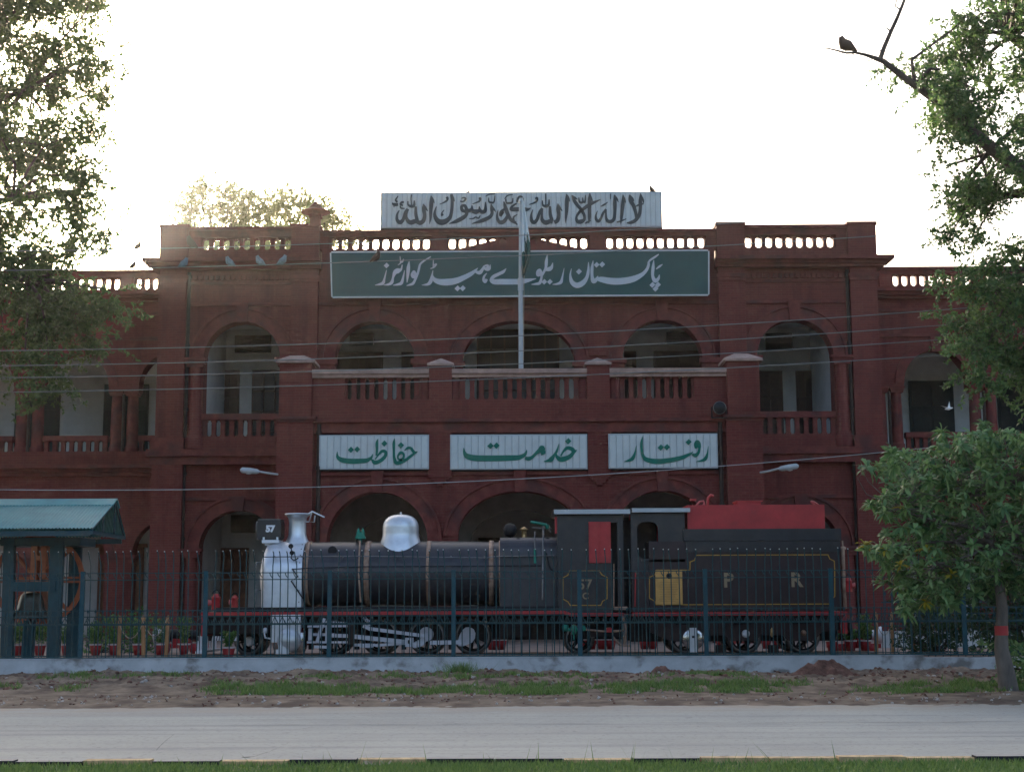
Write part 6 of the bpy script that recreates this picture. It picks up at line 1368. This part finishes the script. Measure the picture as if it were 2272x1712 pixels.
# trees beyond the roof
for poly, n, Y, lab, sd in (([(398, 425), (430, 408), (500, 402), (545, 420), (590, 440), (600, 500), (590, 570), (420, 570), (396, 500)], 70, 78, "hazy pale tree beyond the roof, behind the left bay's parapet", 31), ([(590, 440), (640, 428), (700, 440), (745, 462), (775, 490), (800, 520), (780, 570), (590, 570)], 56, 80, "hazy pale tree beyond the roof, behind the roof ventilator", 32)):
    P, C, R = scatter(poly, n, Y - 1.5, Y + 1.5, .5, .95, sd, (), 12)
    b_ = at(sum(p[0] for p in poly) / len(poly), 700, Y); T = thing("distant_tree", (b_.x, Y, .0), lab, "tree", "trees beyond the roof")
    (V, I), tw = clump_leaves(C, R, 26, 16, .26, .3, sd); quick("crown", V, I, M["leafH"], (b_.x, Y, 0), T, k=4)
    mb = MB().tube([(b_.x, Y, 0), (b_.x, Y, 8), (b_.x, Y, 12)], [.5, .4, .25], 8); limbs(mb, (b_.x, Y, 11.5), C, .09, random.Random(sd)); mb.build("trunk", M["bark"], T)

# small tree with rosettes of long leaves at the right, in front of the wall
PM = [(1915, 1040), (1985, 1010), (2050, 1000), (2110, 968), (2200, 955), (2300, 958), (2420, 980), (2420, 1340), (2290, 1325), (2200, 1308), (2150, 1322), (2090, 1338), (2040, 1352), (2012, 1348), (1985, 1310), (1968, 1270), (1935, 1215), (1975, 1165), (1935, 1120), (1965, 1080), (1950, 1050)]
mt0 = at(2238, 1543, 24.6); mt0.z = 0
MT = thing("small_tree", tuple(mt0), "small tree with rosettes of long glossy leaves and a red-painted band round its trunk", "tree")
path = [at(2240, 1545, 24.6), at(2232, 1490, 24.6), at(2222, 1440, 24.6), at(2222, 1400, 24.6), at(2224, 1350, 24.6), at(2218, 1300, 24.6), at(2212, 1270, 24.6), at(2205, 1210, 24.6)]
path[0].z = -.05
mb = MB().tube(path, [.17, .14, .115, .1, .093, .08, .07, .055], 14)
HM = [(1985, 1165, 15), (2040, 1240, 13), (1960, 1060, 13), (2160, 1240, 14)]
P, C, R = scatter(PM, 760, 23.3, 25.9, .1, .1, 77, HM, 7)
for (x_, y_), n_ in (((1922, 1042), 5), ((1930, 1218), 6), ((1948, 1235), 5), ((2014, 1350), 5), ((1936, 1125), 4), ((1978, 1000), 4), ((2090, 962), 5), ((2105, 1335), 6), ((2060, 1330), 5), ((1958, 1290), 4), ((2180, 945), 5)):
    C += [tuple(at(x_ + 12 * rnd.uniform(-1, 1), y_ + 10 * rnd.uniform(-1, 1), rnd.uniform(23.8, 25))) for _ in range(n_)]
rg = random.Random(4); hubs = [at(x, y, 24.6 + rg.uniform(-.5, .5)) for x, y in ((2205, 1210), (2120, 1200), (2060, 1150), (2000, 1130), (2080, 1250), (2150, 1100), (2080, 1060), (2230, 1080), (2260, 1190), (1990, 1210))]
for h_ in hubs[1:]: limbs(mb, path[-1], [h_], .045, rg, .1)
for c in C[::4]: limbs(mb, min(hubs, key=lambda q: (q - Vector(c)).length), [c], .012, rg, .05)
mb.build("trunk", M["barkpale"], MT)
MB().tube([path[3] + Vector((0, 0, -.06)), path[3] + Vector((0, 0, .09))], [.108, .106], 14, caps=False).build("painted_band", M["red"], MT)
def rosette(seed, n=11, s=.18):
    rng = np.random.default_rng(seed); V, I = [], []
    for k in range(n):
        a = 2 * pi * k / n * 1.62 + rng.uniform(-.4, .4); el = rng.uniform(-.5, 1.1); d = np.array([cos(a) * cos(el), sin(a) * cos(el), sin(el)]); side = np.array([-sin(a), cos(a), 0]); up = np.cross(d, side) * -1
        ln = s * rng.uniform(.6, 1.15); w_ = ln * .15; b = len(V)
        for t, ww, dr in ((.06, .25, 0), (.35, .9, .04), (.7, 1, .17), (1, .05, .4)):
            c = d * ln * t - np.array([0, 0, ln * dr]); V += [c + side * w_ * ww, c - up * w_ * .12, c - side * w_ * ww]
        for q in range(3): I += [(b + 3 * q, b + 3 * q + 1, b + 3 * q + 4, b + 3 * q + 3), (b + 3 * q + 1, b + 3 * q + 2, b + 3 * q + 5, b + 3 * q + 4)]
    return np.array(V), np.array(I)
RS_ = [rosette(i, n=11 + i % 4) for i in range(6)]
order = sorted(range(len(C)), key=lambda i: C[i][1]); RO_ = {}
def rot3(rg):
    from mathutils import Euler
    return Euler((rg.uniform(-.7, .7) - .35, rg.uniform(-.6, .6), rg.uniform(0, 6.28)))
rest_v, rest_i, off = [], [], 0
for n_, i in enumerate(order):
    k = rg.randrange(6); e = rot3(rg); sc_ = rg.uniform(.65, 1.2); loc = C[i]
    yel = rg.random() < .03
    if n_ < 290:
        key = (k, yel)
        if key not in RO_: o = RO_[key] = quick("leaf_rosette", RS_[k][0], RS_[k][1], M["leafY" if yel else "leafC"], (0, 0, 0), MT, smooth=True, k=4); o.location = Vector(loc) - WL[MT.name]
        else: o = again(RO_[key], loc)
        o.rotation_euler = e; o.scale = (sc_,) * 3
    else:
        m_ = np.array(e.to_matrix()); rest_v.append(RS_[k][0] @ m_.T * sc_ + np.array(loc)); rest_i.append(RS_[k][1] + off); off += len(RS_[k][0])
P2, C2, R2 = scatter(PM, 480, 24.4, 26.0, .1, .1, 79, HM, 9)
for loc in C2:
    k = rg.randrange(6); m_ = np.array(rot3(rg).to_matrix()); rest_v.append(RS_[k][0] @ m_.T * rg.uniform(.8, 1.2) + np.array(loc)); rest_i.append(RS_[k][1] + off); off += len(RS_[k][0])
o = quick("inner_foliage", np.concatenate(rest_v), np.concatenate(rest_i), M["leafC"], tuple(mt0), MT, smooth=True, k=4); o["kind"] = "stuff"

def shrub(name, poly, n, y0, y1, label, leaf, seed, size=.09, twigs=120, per=34, r=(.16, .28), mind=12, base=None):
    P, C, R = scatter(poly, n, y0, y1, *r, seed, (), mind); cx = sum(c[0] for c in C) / len(C); Y = (y0 + y1) / 2
    T = thing(name, (cx, Y, .33), label, "shrub"); (V, I), tw = clump_leaves(C, R, twigs, per, size, .3, seed); quick("foliage", V, I, M[leaf], (cx, Y, .33), T, k=4)
    mb = MB(); limbs(mb, (cx, Y, .3), C[::2], .02, random.Random(seed), .1); mb.build("stem", M["bark"], T); twig_mesh("twigs", tw, M["bark"], T, keep=.5, r=.004)
shrub("flowering_shrub", [(2010, 1350), (2060, 1330), (2110, 1350), (2125, 1400), (2105, 1430), (2080, 1448), (2050, 1448), (2015, 1420), (1998, 1385)], 46, 32.2, 33.4, "dark rounded shrub behind the fence, left of the last teal fence post", "leafD", 41, size=.075, twigs=150)
shrub("tall_shrub", [(2130, 1260), (2200, 1250), (2290, 1240), (2400, 1240), (2400, 1450), (2180, 1455), (2140, 1430), (2125, 1350)], 105, 32.0, 34.2, "tall dark shrub behind the fence, beside the small tree's trunk", "leafD", 42, size=.1, twigs=110, r=(.2, .34), mind=14)
shrub("low_shrub", [(2240, 1440), (2290, 1430), (2350, 1440), (2350, 1530), (2262, 1525)], 24, 24.8, 26.2, "low green shrub at the right edge behind the small tree's trunk", "leafC", 43, size=.1, twigs=150, r=(.12, .2))
for poly, lab, sd in (([(180, 1395), (250, 1390), (262, 1440), (190, 1447)], "low weedy shrub behind the first red pots right of the shelter", 51), ([(268, 1380), (330, 1385), (345, 1435), (285, 1447)], "low weedy shrub among the pots and wooden stakes", 52)): shrub("low_shrub", poly, 18, 35.8, 36.8, lab, "leafP", sd, size=.08, twigs=120, r=(.14, .22), mind=9)

# ------------------------------------------------------------------ grass and litter
def blades(name, X_, Y_, Z_, h0, h1, label, seed, m="grass", w=.008):
    rng = np.random.default_rng(seed); n = len(X_); h = rng.uniform(h0, h1, n); a = rng.uniform(0, 2 * pi, n); le = rng.normal(size=(n, 2)) * h[:, None] * .45; ww = w * rng.uniform(.6, 1.3, n)
    B0 = np.stack([X_ + np.cos(a) * ww, Y_ + np.sin(a) * ww, Z_], 1); B1 = np.stack([X_ - np.cos(a) * ww, Y_ - np.sin(a) * ww, Z_], 1); Tp = np.stack([X_ + le[:, 0], Y_ + le[:, 1], Z_ + h], 1)
    V = np.stack([B0, B1, Tp], 1).reshape(-1, 3); o = quick(name, V, np.arange(3 * n).reshape(n, 3), M[m], (0, 0, 0)); tag(o, label, "grass", kind="stuff"); return o
rng = np.random.default_rng(3); n = 80000; gx_ = rng.uniform(-7.5, 7.5, n); gy_ = rng.uniform(12.6, 14.86, n); k = rng.random(n) < (.35 + .65 * noise2(gx_, gy_, 2.2, 8)); gx_, gy_ = gx_[k], gy_[k]
blades("grass", gx_, gy_, np.full(len(gx_), -.035), .025, .07, "green grass strip along the near edge of the picture", 9)
hx_ = rng.uniform(-3.2, 3.5, 46); blades("grass", hx_, rng.uniform(14.75, 14.85, 46), np.full(46, -.035), .1, .26, "taller grass blades standing against the kerb", 12, w=.005)
n = 300000; gx_ = rng.uniform(-12.5, 12.5, n); gy_ = rng.uniform(23.3, 30.0, n); pxs = gx_ / gy_ * F + CXP
f = .16 * noise2(gx_, gy_, .8, 21)
def band(yc, hw, x0, x1, s): return np.exp(-((gy_ - yc + .5 * (noise2(gx_, gy_ * 0, .6, int(s)) - .5)) / hw) ** 2) * np.clip((pxs - x0) / 60, 0, 1) * np.clip((x1 - pxs) / 60, 0, 1)
f = f * .25 + 1.0 * band(25.0, .75, 440, 2300, 1) + .7 * band(28.0, .6, 70, 480, 2) + .6 * band(25.6, .5, -80, 90, 3) + .45 * band(27.8, .7, 640, 1700, 4) + .35 * band(25.4, .5, 110, 260, 5)
f *= np.clip(1.7 * noise2(gx_, gy_, 1.7, 6) - .15, 0, 1.2) * np.clip(1.6 * noise2(gx_, gy_, 4.5, 7) + .1, 0, 1); f = np.clip((f - .12) * 1.5, 0, 1) * np.clip((noise2(gx_, gy_, 9, 31) - .3) * 2.4, 0, 1); k = rng.random(n) < f * 2.4; gx_, gy_ = gx_[k], gy_[k]
blades("grass", gx_, gy_, vergeh(gx_, gy_) - .005, .03, .12, "patchy grass growing along the dirt verge", 10, w=.011)
cc = at(1022, 1493, 29.4); n = 900; a = rng.uniform(0, 6.28, n); r = np.abs(rng.normal(size=n)) * .24
o = blades("grass_clump", cc.x + np.cos(a) * r, 29.4 + np.sin(a) * r * .7, np.full(n, .06), .1, .36, "tall grass clump standing before the wall in the middle", 13, w=.008); o["kind"] = "thing"; o["category"] = "grass clump"

def gnd(px, py, z=0):
    lo, hi = 8, 40
    for _ in range(40):
        m_ = (lo + hi) / 2
        if at(px, py, m_).z < z: hi = m_
        else: lo = m_
    return at(px, py, lo)
def stone(px, py, s, label, z=0, m="stone", flat=.55):
    p = gnd(px, py, z); rg = random.Random(int(px)); mb = MB(); n = 9
    prof = [(-.3, .5), (0, 1), (.5, .85), (.9, .4), (1, .02)]; b = []
    for t, r in prof:
        for j in range(n): a = 2 * pi * j / n; k_ = r * s * rg.uniform(.75, 1.15); b.append((p.x + cos(a) * k_ * 1.25, p.y + sin(a) * k_, z + t * s * flat * 1.6))
    mb.add(b, [(i * n + j, i * n + (j + 1) % n, (i + 1) * n + (j + 1) % n, (i + 1) * n + j) for i in range(4) for j in range(n)], False)
    tag(mb.build("pale_stone", M[m]), label, "stone", "stones lying in the near grass")
stone(575, 1699, .045, "largest pale stone in the near grass, right of a yellow kerb length", -.05); stone(477, 1700, .022, "small pale stone in the near grass, under a yellow kerb length", -.05); stone(1018, 1705, .035, "flat white stone in the near grass at the middle", -.05, flat=.3); stone(1066, 1703, .028, "flat yellowish stone in the near grass at the middle", -.05, "dry", .3); stone(1658, 1696, .035, "slim white stone in the near grass, right part", -.05, flat=.3); stone(1626, 1691, .03, "dark clod in the near grass, right part", -.05, "mound"); stone(761, 1701, .025, "small white stone in the near grass, beside the crumpled litter", -.05, flat=.3)
p = gnd(825, 1703, -.05); mb = MB(); rg = random.Random(2)
for i in range(16):
    x, y = p.x + rg.uniform(-.17, .17), p.y + rg.uniform(-.05, .05); a = rg.uniform(0, 3.1); s = rg.uniform(.03, .06); z = -.03
    mb.add([(x, y, z), (x + cos(a) * s, y + sin(a) * s, z + rg.uniform(0, .05)), (x + cos(a + .9) * s, y + sin(a + .9) * s, z + rg.uniform(.01, .06)), (x + cos(a + 1.6) * s * .6, y + sin(a + 1.6) * s * .6, z + .02)], [(0, 1, 2, 3)])
tag(mb.build("dry_leaf_heap", M["dry"]), "heap of crumpled dry leaves in the near grass", "dry leaves")
mb = MB(); mc = MB()
for i in range(2000):
    x = rg.uniform(-11.5, 11.5); y = rg.choice((rg.uniform(22.5, 24.3), rg.uniform(25.5, 29.8), rg.uniform(25.5, 29.8))); z = float(vergeh(np.array([x]), np.array([y]))[0]); s = rg.uniform(.008, .03) * (1 if y < 25 else 1.6); t = mb if rg.random() < (.4 if y < 25 else .08) else mc; a = rg.uniform(0, 3)
    t.lathe((x, y, z), [(-.01, s), (s * .5, s * .8), (s * .8, .002)], n=5, smooth=False)
    if rg.random() < .25: t.add([(x + .02, y, z + .01), (x + .02 + cos(a) * s * 2.4, y + sin(a) * s * 2.4, z + .02), (x + .02 + cos(a + 1) * s * 2.6, y + sin(a + 1) * s * 2.6, z + .05)], [(0, 1, 2)])
o = mb.build("litter", M["scrap"], None, (0, 0, 0)); tag(o, "scattered pale scraps and pebbles on the dirt verge", "litter", kind="stuff")
o = mc.build("rubble", M["mound"], None, (0, 0, 0)); tag(o, "scattered brown clods on the dirt verge", "clods", kind="stuff")
